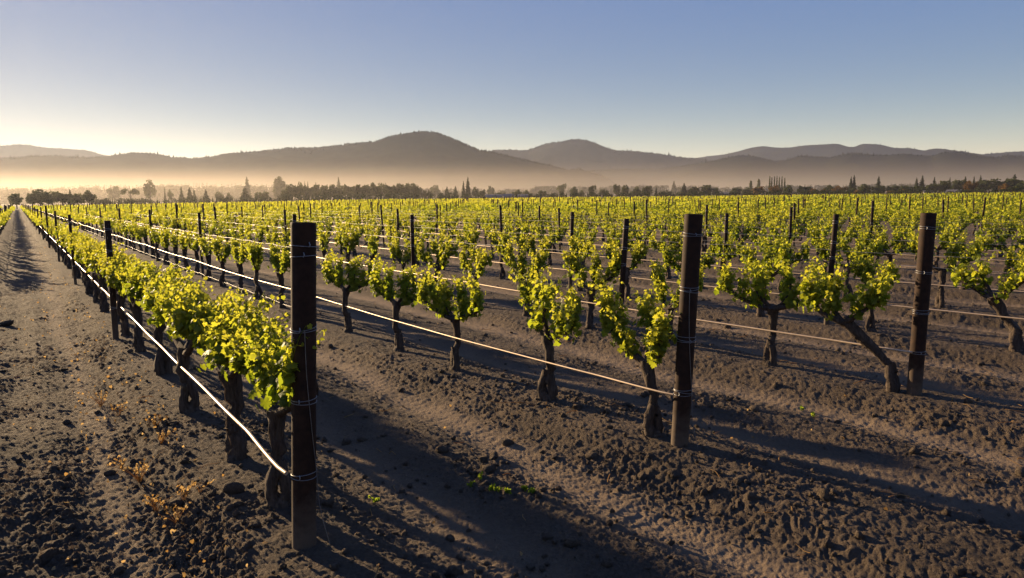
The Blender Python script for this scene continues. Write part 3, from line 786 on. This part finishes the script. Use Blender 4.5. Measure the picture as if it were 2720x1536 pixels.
def weed(px, h, n, seed, label, mat, name, cat_, group, leafy=False):
    rng = np.random.default_rng(seed); b = px_ground(*px, -0.06); b[2] = gz(b[0], b[1])
    mb = MB(); P = []
    for _ in range(n):
        d = np.array([rng.normal(0, 0.45), rng.normal(0, 0.45), 1.0]); L = h * rng.uniform(0.5, 1.0)
        c = curve([[0, 0, -0.01], d * L * 0.5, d * L + np.r_[rng.normal(0, 0.25 * L, 2), -0.1 * L]], 6)
        tube(mb, c, np.linspace(0.003, 0.0012, 6), 4, cap=False)
        P += [c[3], c[4], c[5], c[5] + rng.normal(0, 0.008, 3)]
    P = np.array(P); m = len(P)
    add_leaves(mb, P, rng.normal(0, 1, (m, 3)), rng.normal(0, 1, (m, 3)) + [0, 0, 0.4], rng.uniform(0.010, 0.024, m) * (1.1 if leafy else 1.0), rng.random(m), 1)
    tag(link(name, mb.mesh(name, mat), None, b), label, cat_, group)
WD = [((268, 1062), 0.20, 12, "tall pale dry weed standing alone by the wheel rut below the hose"), ((315, 1095), 0.15, 9, "small dry weed just behind the tall pale one by the rut"),
      ((372, 1260), 0.22, 16, "spiky dry weed clump with upright straws beside the rut"), ((322, 1225), 0.10, 10, "low pale dry weed beside the spiky straw clump"),
      ((415, 1150), 0.14, 9, "reddish dry weed on the bank below the hose, beside the second trunk"), ((415, 1335), 0.16, 10, "dry weed with dark seed heads below the spiky straw clump"),
      ((470, 1370), 0.15, 11, "pale crumpled dry weed, lowest of the dry weeds on the bank"), ((532, 1325), 0.10, 4, "short broken dry stalks on the bank in front of the black post"),
      ((492, 1332), 0.14, 8, "thin dry weed with one long straw between two crumpled ones"), ((430, 1190), 0.11, 8, "dry weed with curled leaves on the bank above the spiky clump")]
for i, (p, h, n, lab) in enumerate(WD): weed(p, h, n, 40 + i, lab, M_DRY, "dry_weed", "dry weed", "dry weeds on the bank below the hose")
GW = [((1248, 1278), "pale sprout at the near end of the line of green sprouts"), ((1274, 1262), "tallest green sprout, set a little above the line of sprouts"),
      ((1303, 1293), "green sprout close beside a twin in the middle of the sprout line"), ((1322, 1296), "leafy green sprout right next to its twin in the sprout line"),
      ((1352, 1301), "short green sprout between the twin sprouts and the last pair"), ((1395, 1291), "small green sprout just behind the last one of the line"),
      ((1415, 1300), "bushy green sprout at the far end of the sprout line"), ((992, 1312), "lone green sprout on the soil close to the black end post"),
      ((2128, 1072), "yellow-green sprout on the clods between the two rusty end posts"), ((2162, 1090), "pale whitish sprout beside the yellow-green one between the rusty posts")]
for i, (p, lab) in enumerate(GW): weed(p, 0.045, 4, 80 + i, lab, M_SPROUT, "green_sprout", "weed", "green sprouts on the soil", True)
def stone(px, r, lab, seed):
    rng = np.random.default_rng(seed); b = px_ground(*px, -0.05); b[2] = gz(b[0], b[1]) + r * 0.35
    V, F = ICO[1]; W = V * (1 + 0.22 * np.sin(V @ rng.normal(0, 2.2, (3, 1)) + 1)) * r * np.array([1.2, 0.9, 0.75]); mb = MB(); mb.add(W, F)
    tag(link("earth_lump", mb.mesh("earth_lump", M_CLOD, False), None, b), lab, "clod", "big lumps of earth")
stone((620, 1325), 0.06, "large brown clod of earth on the bank beside the black end post", 1)
stone((290, 1232), 0.036, "dark clod in the wheel rut beside the dry weeds", 2)
stone((1175, 1188), 0.045, "round clod lying on the smooth soil between the thick posts", 3)
stone((15, 855), 0.11, "dark lump of earth at the far verge of the dirt track", 4)
def straw(px, ang, L, lab, seed):
    rng = np.random.default_rng(seed); b = px_ground(*px, -0.08); b[2] = gz(b[0], b[1]) + 0.03
    d = np.array([cos(ang), sin(ang), 0]); mb = MB()
    tube(mb, curve([d * -L / 2, d * -L * .1 + rng.normal(0, .02, 3), d * L * .25 + [0, 0, .015], d * L / 2], 12), 0.0028, 5)
    tag(link("dry_cane", mb.mesh("dry_cane", M_DRY, True), None, b), lab, "dry cane", "dry canes on the soil")
straw((1345, 1090), -0.45, 0.62, "long pale dry cane lying on the soil below the second row's hose", 5)
straw((1025, 1200), -0.7, 0.25, "short pale dry cane lying on the dark wheel track", 6)

# ------------------------------------------------------------------ trees beyond the vineyard
def crown_mesh(kind, seed, mat, n):
    rng = np.random.default_rng(seed); mb = MB()
    if kind == 'round':
        c = []; 
        for _ in range(22):
            v = unit(rng.normal(0, 1, 3)); c.append(v * [0.42, 0.42, 0.30] * rng.uniform(0.45, 1.0) + [0, 0, 0.62])
        c = np.array(c); k = rng.integers(0, 22, n); v = unit(rng.normal(0, 1, (n, 3)))
        pos = c[k] + v * (rng.uniform(0.10, 0.19, 22)[k] * rng.uniform(0.6, 1.05, n))[:, None]; size = rng.uniform(0.035, 0.075, n); nr = v + rng.normal(0, 0.5, (n, 3))
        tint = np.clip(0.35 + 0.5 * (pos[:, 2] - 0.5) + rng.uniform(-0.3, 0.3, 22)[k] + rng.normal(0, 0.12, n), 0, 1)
    elif kind == 'umbrella':
        c = np.c_[rng.uniform(-0.55, 0.55, 14), rng.uniform(-0.4, 0.4, 14), 0.80 + rng.uniform(-0.10, 0.08, 14)]
        k = rng.integers(0, 14, n); v = unit(rng.normal(0, 1, (n, 3)))
        pos = c[k] + v * [0.16, 0.16, 0.10] * rng.uniform(0.4, 1.05, (n, 1)); size = rng.uniform(0.03, 0.07, n); nr = v + rng.normal(0, 0.5, (n, 3)); tint = rng.random(n)
    elif kind == 'conifer':
        h = 1 - np.sqrt(rng.random(n)); h = 0.08 + 0.92 * h
        lay = np.floor(h * 11) / 11; az = rng.uniform(0, 2 * pi, n); lim = 0.235 * (1 - h) ** 0.8 * (0.72 + 0.35 * np.sin(az * 3 + lay * 40 + seed)) * (1 - 0.35 * ((h * 11) % 1)) + 0.008
        r = lim * np.sqrt(rng.uniform(0.25, 1, n)); pos = np.c_[r * np.cos(az), r * np.sin(az), h - 0.10 * r]
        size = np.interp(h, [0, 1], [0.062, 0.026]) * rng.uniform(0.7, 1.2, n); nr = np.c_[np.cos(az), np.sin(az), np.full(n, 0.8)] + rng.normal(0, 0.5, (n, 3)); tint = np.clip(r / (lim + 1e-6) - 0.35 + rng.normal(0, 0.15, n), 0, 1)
    else:                                                          # poplar
        h = rng.uniform(0.06, 1, n); az = rng.uniform(0, 2 * pi, n); lim = 0.095 * np.sin(np.clip(h * 1.02, 0, 1) ** 0.75 * pi) ** 0.6 * (0.8 + 0.25 * np.sin(az * 4 + h * 20)) + 0.012
        r = lim * np.sqrt(rng.uniform(0.2, 1, n)); pos = np.c_[r * np.cos(az), r * np.sin(az), h]; size = rng.uniform(0.022, 0.042, n)
        nr = np.c_[np.cos(az), np.sin(az), np.full(n, 0.3)] + rng.normal(0, 0.5, (n, 3)); tint = np.clip(0.5 + rng.normal(0, 0.2, n), 0, 1)
    add_leaves(mb, pos, nr, rng.normal(0, 1, (n, 3)) + [0, 0, 0.6], size * 1.5, tint, 2)
    return mb.mesh("crown", mat)
def trunk_mesh(kind, seed):
    rng = np.random.default_rng(seed); mb = MB()
    top = {'round': 0.60, 'umbrella': 0.72, 'conifer': 0.95, 'poplar': 0.9}[kind]; r = {'round': 0.032, 'umbrella': 0.028, 'conifer': 0.022, 'poplar': 0.016}[kind]
    tube(mb, [[0, 0, -0.05], [0.01, 0, top * 0.5], [0, 0.01, top]], [r * 1.3, r, r * 0.3], 6)
    if kind in ('round', 'umbrella'):
        for _ in range(5):
            a = rng.uniform(0, 6.28); q = rng.uniform(0.28, 0.5); e = np.array([cos(a) * 0.3, sin(a) * 0.3, q + 0.28])
            tube(mb, [[0, 0, q], e * [0.5, 0.5, 1] - [0, 0, 0.08], e], [r * 0.6, r * 0.4, r * 0.15], 4)
    return mb.mesh("trunk", M_TRUNK, True)
TV = {}
for kind, mat, nm, cnt, nl in (('round', M_TREE, 'oak', 5, 900), ('round', M_AUTUMN, 'russet', 3, 900), ('umbrella', M_TREE, 'umbrella', 2, 600), ('conifer', M_NEEDLE, 'conifer', 5, 850), ('poplar', M_POPLAR, 'poplar', 3, 700)):
    TV[nm] = [(trunk_mesh(kind, 60 + i), crown_mesh(kind, 600 + i * 7 + len(nm), mat, nl)) for i in range(cnt)]
tcount = [0]
def tree(nm, xpx, ytop, wpx, d, label, group=None, ybase=None):
    i = tcount[0]; tcount[0] += 1
    b = px_at(xpx, 500, d); g = gz(b[0], b[1]); tp = px_at(xpx, ytop, d)
    h = tp[2] - g; v = TV[nm][i % len(TV[nm])]
    natw = {'oak': 1.12, 'russet': 1.12, 'umbrella': 1.30, 'conifer': 0.46, 'poplar': 0.21}[nm]
    w = wpx / FPX * d / natw
    name = {'oak': 'broadleaf_tree', 'russet': 'russet_tree', 'umbrella': 'spreading_tree', 'conifer': 'conifer_tree', 'poplar': 'poplar_tree'}[nm]
    e = link(name, None, None, (b[0], b[1], g), i * 2.399); e.scale = (w, w, h)
    link("trunk", v[0], e); link("crown", v[1], e)
    tag(e, label, "tree", group)

TL = [('oak', 40, 514, 38, 300, "lone round dark tree standing beyond the very end of the dirt track"),
      ('oak', 82, 513, 34, 310, "low rounded tree at the track side of the dark clump past the track end"), ('oak', 104, 506, 52, 310, "tallest round tree of the dark clump past the track end"),
      ('oak', 135, 512, 44, 318, "middle round tree in the dark clump past the track end"), ('oak', 163, 507, 50, 312, "broad round tree near the sparse conifer in the dark clump"),
      ('conifer', 185, 503, 20, 325, "small conifer poking out of the dark clump past the track end"), ('oak', 203, 514, 40, 316, "lower tree between small conifer and the clump's end tree"),
      ('oak', 234, 508, 36, 305, "rounded tree closing the dark clump on its vineyard side"),
      ('oak', 397, 482, 34, 520, "tall round-crowned tree standing well above the misty low fields"), ('umbrella', 345, 500, 46, 430, "spreading flat-topped tree with bare stems in the misty fields"),
      ('oak', 303, 494, 40, 640, "faint hazy tree behind the spreading flat-topped tree"), ('conifer', 437, 496, 9, 480, "thin spire-like conifer between round tree and conifer pair"),
      ('oak', 451, 505, 14, 480, "little bushy tree beside the thin spire-like conifer"), ('conifer', 481, 495, 18, 430, "dark narrow conifer, first of the pair in the low fields"),
      ('conifer', 503, 496, 24, 430, "dark wider conifer, second of the pair in the low fields"), ('conifer', 515, 503, 18, 450, "short conifer leaning on the wider conifer of the pair"),
      ('conifer', 546, 502, 26, 430, "short broad conifer standing alone between the pair and the paired firs"), ('oak', 580, 511, 24, 460, "hazy low bush-like tree past the short broad conifer"), ('oak', 607, 514, 20, 450, "small low tree beside hazy bushes, before the paired firs"),
      ('conifer', 650, 495, 36, 400, "dark broad fir in front of a taller hazy one"), ('conifer', 657, 470, 30, 640, "tall hazy fir rising behind the dark broad fir"),
      ('oak', 700, 509, 34, 400, "low dark tree in the gap between firs and the long grove"), ('oak', 685, 512, 24, 410, "lowest dark tree right beside the broad fir"),
      ('poplar', 734, 476, 18, 600, "hazy poplar, thinner one of the misty pair"), ('poplar', 743, 470, 24, 600, "hazy poplar, tallest of the misty pair before the grove"), ('poplar', 753, 482, 18, 610, "short hazy poplar at the grove's edge"),
      ('conifer', 900, 470, 24, 620, "tall hazy conifer rising behind the middle of the long grove"), ('conifer', 810, 480, 13, 560, "slim conifer tip above the start of the long grove"), ('conifer', 818, 481, 13, 565, "slim conifer tip, twin just beside the first tip above the grove"), ('conifer', 839, 481, 12, 560, "third slim conifer tip above the long grove"),
      ('conifer', 1025, 484, 13, 560, "slim conifer tip above the far half of the long grove"),
      ('oak', 1127, 505, 22, 400, "small dark tree just past the end of the long grove"), ('oak', 1155, 494, 34, 640, "hazy round tree just past the long grove"), ('oak', 1140, 506, 18, 410, "low round bush-tree beside the small dark one past the grove"),
      ('conifer', 1187, 494, 24, 420, "short dark fir, first before the tall pointed pair"), ('conifer', 1210, 494, 24, 420, "short dark fir close to the tall pointed pair"),
      ('conifer', 1231, 481, 18, 430, "shorter of the tall pointed fir pair by the white sheds"), ('conifer', 1243, 469, 24, 430, "tallest pointed fir standing just before the white sheds"),
      ('oak', 1262, 499, 22, 430, "low dark tree at the foot of the tallest pointed fir"), ('oak', 1282, 502, 22, 430, "dark low tree right before the white sheds"), ('oak', 1303, 494, 26, 600, "hazy domed tree behind the white sheds"),
      ('oak', 1335, 506, 26, 700, "faint low tree above the white sheds"), ('oak', 1375, 505, 30, 420, "dark low trees' dome behind the white sheds"), ('oak', 1398, 506, 22, 410, "small dark dome at the end of the white sheds"),
      ('oak', 1493, 486, 32, 560, "hazy tall round tree standing alone past the white sheds"), ('oak', 1491, 507, 16, 400, "dark shrub-sized tree at the foot of the hazy round tree"),
      ('oak', 1440, 506, 34, 440, "broad low dark tree before the hazy round tree"), ('oak', 1525, 497, 24, 440, "leafy olive tree after the hazy round tree"), ('oak', 1545, 507, 22, 420, "low tree hugging the leafy olive tree"), ('oak', 1573, 490, 28, 420, "sunlit loose-crowned tree standing out of the mid tree belt"),
      ('oak', 1605, 503, 32, 430, "low tree behind the loose-crowned sunlit tree"), ('oak', 1638, 489, 26, 450, "pale-topped tree, first of a tall trio in the tree belt"), ('oak', 1661, 493, 24, 430, "dark tree in the middle of the tall trio"), ('oak', 1690, 499, 36, 440, "wide low tree between members of the tall trio"),
      ('oak', 1720, 492, 36, 420, "large dark tree, last of the tall trio"), ('conifer', 1743, 496, 14, 440, "small conifer beside the trio's large dark tree"),
      ('conifer', 1790, 481, 26, 760, "faint feathery conifer in mist behind the belt"), ('oak', 1770, 507, 36, 430, "low sprawling tree after the small conifer"), ('conifer', 1817, 486, 30, 430, "dark conifer-like tree leading the clump before the thin cypress"), ('oak', 1845, 494, 36, 430, "round dark tree second in the clump before the thin cypress"),
      ('oak', 1880, 491, 44, 430, "largest dark tree of the clump before the thin cypress"), ('oak', 1902, 499, 24, 430, "sloping end tree of the clump before the thin cypress"),
      ('oak', 1955, 500, 34, 440, "dark low tree beside the pale shed roof"), ('oak', 1984, 500, 30, 430, "low rounded dark tree under the thin cypress"), ('poplar', 1994, 481, 11, 520, "thin lone cypress-like poplar, shorter, before the poplar row"), ('poplar', 2015, 477, 11, 560, "hazier thin poplar between the lone one and the poplar row"),
      ('russet', 2016, 496, 44, 400, "broad golden-olive tree standing in front of the poplar row"), ('russet', 2060, 493, 40, 390, "russet round tree at the foot of the poplar row"), ('oak', 2094, 494, 30, 400, "dark rounded tree ending the poplar row"),
      ('oak', 2135, 492, 44, 400, "round dark tree past the poplar row, before the russet pair"), ('russet', 2160, 500, 36, 395, "low russet tree, first past the poplar row"), ('russet', 2190, 503, 34, 395, "low brownish tree between the first russet tree and the dark pair"), ('oak', 2205, 493, 36, 430, "grey-green tree behind the low brownish one"),
      ('russet', 2232, 494, 42, 400, "full russet tree just before the two tall dark cypresses"), ('conifer', 2260, 467, 17, 420, "first of the two tall dark cypresses"), ('conifer', 2268, 465, 19, 420, "second, taller of the two tall dark cypresses"),
      ('oak', 2262, 500, 30, 405, "dark bush-tree at the foot of the two tall cypresses"), ('oak', 2298, 490, 38, 410, "round dark-green tree between cypress pair and lone cypress"), ('russet', 2280, 505, 32, 385, "small russet tree low at the field edge after the cypress pair"),
      ('conifer', 2333, 466, 20, 430, "single tall dark cypress standing by itself"), ('oak', 2335, 494, 40, 410, "dark tree at the foot of the single cypress"), ('oak', 2372, 493, 40, 410, "rounded dark tree just after the single cypress"), ('russet', 2370, 505, 30, 385, "olive-brown shrub tree at the field edge after the single cypress"),
      ('russet', 2400, 503, 32, 390, "golden-brown low tree before the two firs by the wood"), ('oak', 2405, 491, 40, 430, "dark tree behind the golden-brown low one"), ('conifer', 2434, 472, 20, 440, "shorter of the two firs at the start of the wood"), ('conifer', 2449, 466, 24, 440, "taller of the two firs at the start of the wood"),
      ('oak', 2440, 495, 40, 410, "dark tree under the two firs at the wood's start"), ('conifer', 2481, 469, 16, 460, "slender fir poking from the wood above the house roofs"), ('oak', 2478, 486, 46, 430, "broad dark tree in the wood, over the first house roof"), ('oak', 2505, 480, 40, 430, "tall dark round tree in the wood between the house roofs"),
      ('oak', 2545, 478, 52, 460, "wide tree in the wood behind the second house"), ('conifer', 2522, 470, 14, 480, "slim fir in the wood, between the house roofs"), ('conifer', 2563, 468, 22, 480, "bushy fir in the wood behind the round green tree"), ('russet', 2578, 480, 34, 385, "round olive-green tree standing in front of the wood"),
      ('conifer', 2586, 468, 14, 490, "narrow fir just behind the round olive-green tree"), ('conifer', 2603, 466, 20, 490, "pointed fir after the narrow one in the wood"), ('oak', 2610, 480, 54, 450, "dark mass-like tree after the round olive-green tree"), ('oak', 2645, 478, 56, 450, "dark broad tree before the orange tree"), ('russet', 2672, 489, 34, 390, "orange-leaved tree at the edge of the dark wood"),
      ('conifer', 2693, 463, 30, 470, "tallest fir at the end of the wood above the orange tree"), ('oak', 2690, 474, 56, 450, "big dark tree behind the orange tree"), ('oak', 2702, 492, 34, 385, "dark green bushy tree beside the orange tree"), ('oak', 2735, 480, 60, 430, "dark tree cut by the picture's edge at the end of the wood")]
for a in TL: tree(*a[:5], a[5], "trees beyond the vineyard")
for i, x in enumerate((2044, 2049.5, 2056.5, 2063, 2069.5, 2076.5, 2084)):
    tree('poplar', x, 469 + (0, 3, 1, 0, 2, 1, 5)[i], 5.0, 480, f"slim pale poplar, {ORD[i]} along the row of seven", "row of seven slim poplars")
gr = [(755, 505), (772, 492), (795, 489), (815, 491), (840, 490), (862, 492), (885, 493), (905, 496), (925, 488), (948, 490), (970, 491), (992, 488), (1012, 490), (1032, 488), (1055, 487), (1078, 487), (1100, 489), (1111, 500)]
for i, (x, yt) in enumerate(gr): tree('oak', x, yt, 40 if 0 < i < 17 else 26, 395 + (i * 37) % 30, f"dark round tree, {ORD[i]} along the long dense grove behind the vineyard", "long dense grove behind the vineyard")

# far woods: one mass each of small trees
def woods(name, label, spans, d0, d1, n, seed):
    rng = np.random.default_rng(seed); AV, AA, F3, off = [], [], [], 0
    tm = []
    for kind, mat in (('conifer', M_NEEDLE), ('round', M_TREE), ('conifer', M_NEEDLE)):
        for i in range(2):
            me = crown_mesh(kind, 900 + i + len(kind), mat, 130); V, _, lo, A = mesh_arrays(me); tm.append((V, lo.reshape(-1, 3), A)); bpy.data.meshes.remove(me)
    tot = sum(b[0] - a[0] for a, b in spans)
    for (x0, y0), (x1, y1) in spans:
        for _ in range(int(n * (x1 - x0) / tot)):
            f = rng.random(); x = x0 + (x1 - x0) * f; yt = y0 + (y1 - y0) * f; d = rng.uniform(d0, d1)
            k = rng.integers(0, 6); V, F, A = tm[k]
            b = px_at(x, 500, d); g = gz(b[0], b[1]); top = px_at(x, yt + abs(rng.normal(0, 4.5)) - 3, d)[2]
            hgt = max(2.0, top - g); w = hgt * (rng.uniform(0.8, 1.2) if k not in (2, 3) else rng.uniform(0.9, 1.4))
            V2 = V * [w, w, hgt] + [b[0], b[1], g]; V2[:, 0] += 0
            AV.append(V2); AA.append(A); F3.append(F + off); off += len(V)
    me = make_mesh(name, np.concatenate(AV), [np.concatenate(F3)], M_NEEDLE, False, np.concatenate(AA))
    tag(link(name, me), label, kind="stuff")
woods("far_woods", "hazy far conifer woods in the mist below the hills", [((-300, 492), (100, 498)), ((100, 497), (230, 493)), ((230, 491), (420, 491)), ((420, 488), (700, 489)), ((700, 491), (800, 490)), ((800, 500), (1120, 500)), ((1120, 498), (1420, 502)), ((1420, 493), (1700, 492)), ((1700, 489), (2000, 496)), ((2000, 491), (2300, 490)), ((2300, 488), (2480, 486)), ((2480, 482), (3000, 478))], 850, 1150, 1500, 3)
woods("field_scrub", "low scrub and hedges along the far edge of the vineyard", [((-200, 534), (0, 533)), ((240, 526), (460, 526)), ((460, 523), (760, 521)), ((740, 514), (1120, 513)), ((1120, 512), (1500, 511)), ((1500, 509), (2000, 506)), ((2000, 506), (2450, 503)), ((2450, 503), (2900, 502))], 335, 400, 900, 8)

# ------------------------------------------------------------------ far farm buildings
def shed(xpx, ybase, wpx, hpx, d, label, turn=0.0, name="farm_shed"):
    b = px_at(xpx, 520, d); g = gz(b[0], b[1])
    w = wpx / FPX * d; hh = hpx / FPX * d + (px_at(xpx, ybase, d)[2] - g); az = math.atan2(b[0], b[1])
    e = link(name, None, None, (b[0], b[1], g), -az + turn); tag(e, label, "building", "pale farm sheds beyond the vineyard")
    dp = max(w * 0.5, 5.0); wl = hh * 0.6
    def box(x0, x1, y0, y1, z0, z1):
        V = np.array([[x, y, z] for z in (z0, z1) for x, y in ((x0, y0), (x1, y0), (x1, y1), (x0, y1))])
        return V, np.array([[0, 1, 5, 4], [1, 2, 6, 5], [2, 3, 7, 6], [3, 0, 4, 7], [4, 5, 6, 7]])
    m1 = MB(); m1.add(*box(-w / 2, w / 2, 0, dp, -0.3, wl))
    m1.add(np.array([[-w / 2, 0, wl], [-w / 2, dp, wl], [-w / 2, dp / 2, hh - 0.1]]), np.array([[0, 1, 2]])); m1.add(np.array([[w / 2, 0, wl], [w / 2, dp, wl], [w / 2, dp / 2, hh - 0.1]]), np.array([[0, 2, 1]]))
    link("wall", m1.mesh("wall", M_WALL), e)
    m2 = MB(); o = 0.4
    for t0 in (0.0, 0.12):
        V = np.array([[-w / 2 - o, -o, wl - 0.1 + t0], [w / 2 + o, -o, wl - 0.1 + t0], [w / 2 + o, dp / 2, hh + t0], [-w / 2 - o, dp / 2, hh + t0], [w / 2 + o, dp + o, wl - 0.1 + t0], [-w / 2 - o, dp + o, wl - 0.1 + t0]])
        m2.add(V, np.array([[0, 1, 2, 3], [3, 2, 4, 5]]))
    link("roof", m2.mesh("roof", M_ROOF), e)
shed(1312, 521, 40, 4, 345, "long low white shed just past the tallest pointed fir")
shed(1352, 520, 26, 4, 352, "taller pale shed in the middle of the white sheds", 0.2)
shed(1388, 520, 24, 3, 348, "last low white shed before the hazy round tree", -0.1)
shed(1925, 516, 20, 4, 360, "pale shed roof between the dark clump and thin cypress")
shed(2468, 514, 16, 6, 362, "first pale house roof under the dark wood", 0.3, "farm_house")
shed(2530, 514, 26, 8, 362, "wider pale house roof beside the round olive-green tree", -0.2, "farm_house")

# ------------------------------------------------------------------ hills
def hill(name, label, pts, D, depth, seed, ntree, th):
    rng = np.random.default_rng(seed); pts = np.array(pts, float)
    xs = np.arange(pts[0, 0], pts[-1, 0] + 1, 4.0); ys = np.interp(xs, pts[:, 0], pts[:, 1])
    ker = np.hanning(9); ker /= ker.sum(); ys = np.convolve(np.pad(ys, 4, 'edge'), ker, 'valid')
    q = np.concatenate([np.linspace(1, 0, 22), np.linspace(-0.12, -1.0, 7)])
    V = []; top = []
    for x, y in zip(xs, ys):
        d0 = px_ray(x, 500); hd = d0[:2] / np.hypot(*d0[:2]); zr = max(px_at(x, y, D)[2], 1.0)
        for qq in q:
            dd = D - depth * qq if qq >= 0 else D - depth * 0.7 * qq
            p = hd * dd; f = (1 - abs(qq) ** 1.25)
            nz = (fbm(np.array([p[0] / (depth * 0.32)]), np.array([p[1] / (depth * 0.32)]), seed, 4)[0] - 0.5)
            V.append((p[0], p[1], zr * f * (1 + 0.65 * nz * min(abs(qq) * 3, 1)) - 3 * (abs(qq) > 0.97)))
        top.append(zr)
    V = np.array(V); n = len(xs); m = len(q); i = np.arange(n - 1)[:, None]; j = np.arange(m - 1)[None]
    F = np.stack([i * m + j, (i + 1) * m + j, (i + 1) * m + j + 1, i * m + j + 1], -1).reshape(-1, 4)
    tag(link(name, make_mesh(name, V, [F], M_HILL, True, np.full(len(V), 0.5))), label, kind="structure")
    # conifers over the slopes and along the ridge
    G = V.reshape(n, m, 3); AV, F3, AA = [], [], []; off = 0
    a = np.linspace(0, 2 * pi, 5, endpoint=False)
    for c in range(ntree):
        u = rng.random() * (n - 1.001); w = (21 - abs(rng.normal(0, 1.0))) if True else rng.uniform(6, 21)
        w = np.clip(w, 0, 21.99); iu, iw = int(u), int(w); fu, fw = u - iu, w - iw
        p = (G[iu, iw] * (1 - fu) + G[iu + 1, iw] * fu) * (1 - fw) + (G[iu, iw + 1] * (1 - fu) + G[iu + 1, iw + 1] * fu) * fw
        if p[2] < 4: continue
        hh = th * rng.lognormal(0, 0.35) * min(1.0, 0.4 + p[2] / 60); r = hh * rng.uniform(0.2, 0.34)
        ring_ = np.c_[np.cos(a) * r, np.sin(a) * r, np.full(5, hh * 0.1)]
        AV.append(np.vstack([ring_, [[0, 0, hh]], [[0, 0, -1]]]) + p); k = np.arange(5)
        F3.append(np.vstack([np.c_[k, (k + 1) % 5, np.full(5, 5)], np.c_[(k + 1) % 5, k, np.full(5, 6)]]) + off); off += 7; AA.append(np.full(7, rng.random()))
    tag(link(name + "_forest", make_mesh(name + "_forest", np.concatenate(AV), [np.concatenate(F3)], M_RIDGE, False, np.concatenate(AA))), "dark conifer forest covering a hill", kind="stuff")
hill("hill_main", "broad forested hill with a domed summit behind the mist", [(-500, 432), (-200, 424), (0, 425), (70, 421), (170, 417), (235, 422), (290, 420), (350, 411), (380, 411), (420, 415), (460, 422), (510, 425), (560, 420), (620, 412), (700, 405), (770, 394), (830, 395), (900, 388), (960, 382), (1000, 382), (1030, 371), (1075, 360), (1130, 354), (1165, 356), (1200, 368), (1250, 390), (1275, 401), (1310, 405), (1350, 415), (1400, 427), (1440, 437), (1480, 447), (1512, 456), (1530, 452), (1545, 453), (1560, 460), (1600, 469), (1625, 482), (1645, 505), (1660, 522)], 2000, 520, 21, 7000, 3.4)
hill("hill_west", "pale far ridge at the sunlit side", [(-700, 400), (-300, 388), (-120, 380), (0, 385), (20, 389), (60, 384), (90, 387), (130, 393), (200, 397), (240, 400), (270, 409), (295, 418), (330, 427), (420, 440), (560, 470)], 3300, 600, 22, 1500, 3.6)
hill("hill_peak", "hazy second hill with a flat-topped peak", [(1100, 440), (1200, 425), (1290, 411), (1310, 401), (1340, 398), (1380, 400), (1400, 400), (1440, 387), (1460, 381), (1500, 376), (1522, 370), (1560, 373), (1580, 380), (1620, 397), (1650, 402), (1690, 402), (1720, 407), (1770, 413), (1800, 418), (1840, 421), (1900, 430), (2000, 445), (2200, 470)], 3300, 600, 23, 2600, 4.6)
hill("hill_far", "pale blue far mountain ridge", [(1600, 450), (1700, 437), (1780, 427), (1830, 423), (1880, 415), (1920, 411), (1960, 402), (1990, 393), (2025, 388), (2050, 392), (2090, 393), (2130, 387), (2220, 382), (2250, 391), (2265, 391), (2285, 382), (2330, 384), (2370, 394), (2410, 394), (2450, 401), (2475, 395), (2500, 396), (2530, 401), (2560, 405), (2600, 411), (2640, 408), (2690, 404), (2720, 402), (2900, 396), (3300, 410)], 4300, 700, 24, 1800, 3.6)
hill("hill_east", "dark rolling forested ridge before the far mountains", [(1480, 480), (1560, 457), (1640, 452), (1740, 452), (1800, 445), (1860, 435), (1900, 428), (1940, 417), (1975, 413), (2010, 418), (2060, 430), (2090, 425), (2125, 415), (2160, 418), (2200, 420), (2240, 411), (2270, 408), (2310, 414), (2350, 416), (2400, 412), (2440, 417), (2470, 418), (2500, 408), (2530, 404), (2560, 408), (2600, 416), (2640, 419), (2670, 414), (2700, 416), (2750, 420), (2900, 410), (3300, 425)], 2500, 600, 25, 4500, 3.4)

# ------------------------------------------------------------------ air: even haze over everything, mist lying in the valley
def air(name, x0, x1, y0, y1, z0, z1, dens, col, g, label):
    V = np.array([[x, y, z] for z in (z0, z1) for x, y in ((x0, y0), (x1, y0), (x1, y1), (x0, y1))])
    F = np.array([[0, 3, 2, 1], [4, 5, 6, 7], [0, 1, 5, 4], [1, 2, 6, 5], [2, 3, 7, 6], [3, 0, 4, 7]])
    m = bpy.data.materials.new(name); m.use_nodes = True; n = m.node_tree.nodes; n.clear()
    o = n.new("ShaderNodeOutputMaterial"); v = n.new("ShaderNodeVolumePrincipled")
    v.inputs["Color"].default_value = (*col, 1); v.inputs["Density"].default_value = dens; v.inputs["Anisotropy"].default_value = g
    m.node_tree.links.new(v.outputs[0], o.inputs["Volume"])
    m.cycles.homogeneous_volume = True
    tag(link(name, make_mesh(name, V, [F], m)), label, kind="stuff")
air("haze", -7000, 7000, -7000, 7000, -3, 340, 0.60e-4, (0.68, 0.77, 1.0), 0.46, "thin morning haze filling the valley air")
for i, (h, dn, y0) in enumerate(((24, 2.4e-4, 215), (34, 1.6e-4, 620), (46, 1.3e-4, 950))):
    air("mist", -3500 - i, 3500 + i, y0, 3000 + i, -1.5 - 0.1 * i, h, dn * 0.9, (0.98, 0.87, 0.73), 0.53, "low mist layer lying at the foot of the hills")  # gold of the low sun is mixed into the mist colour
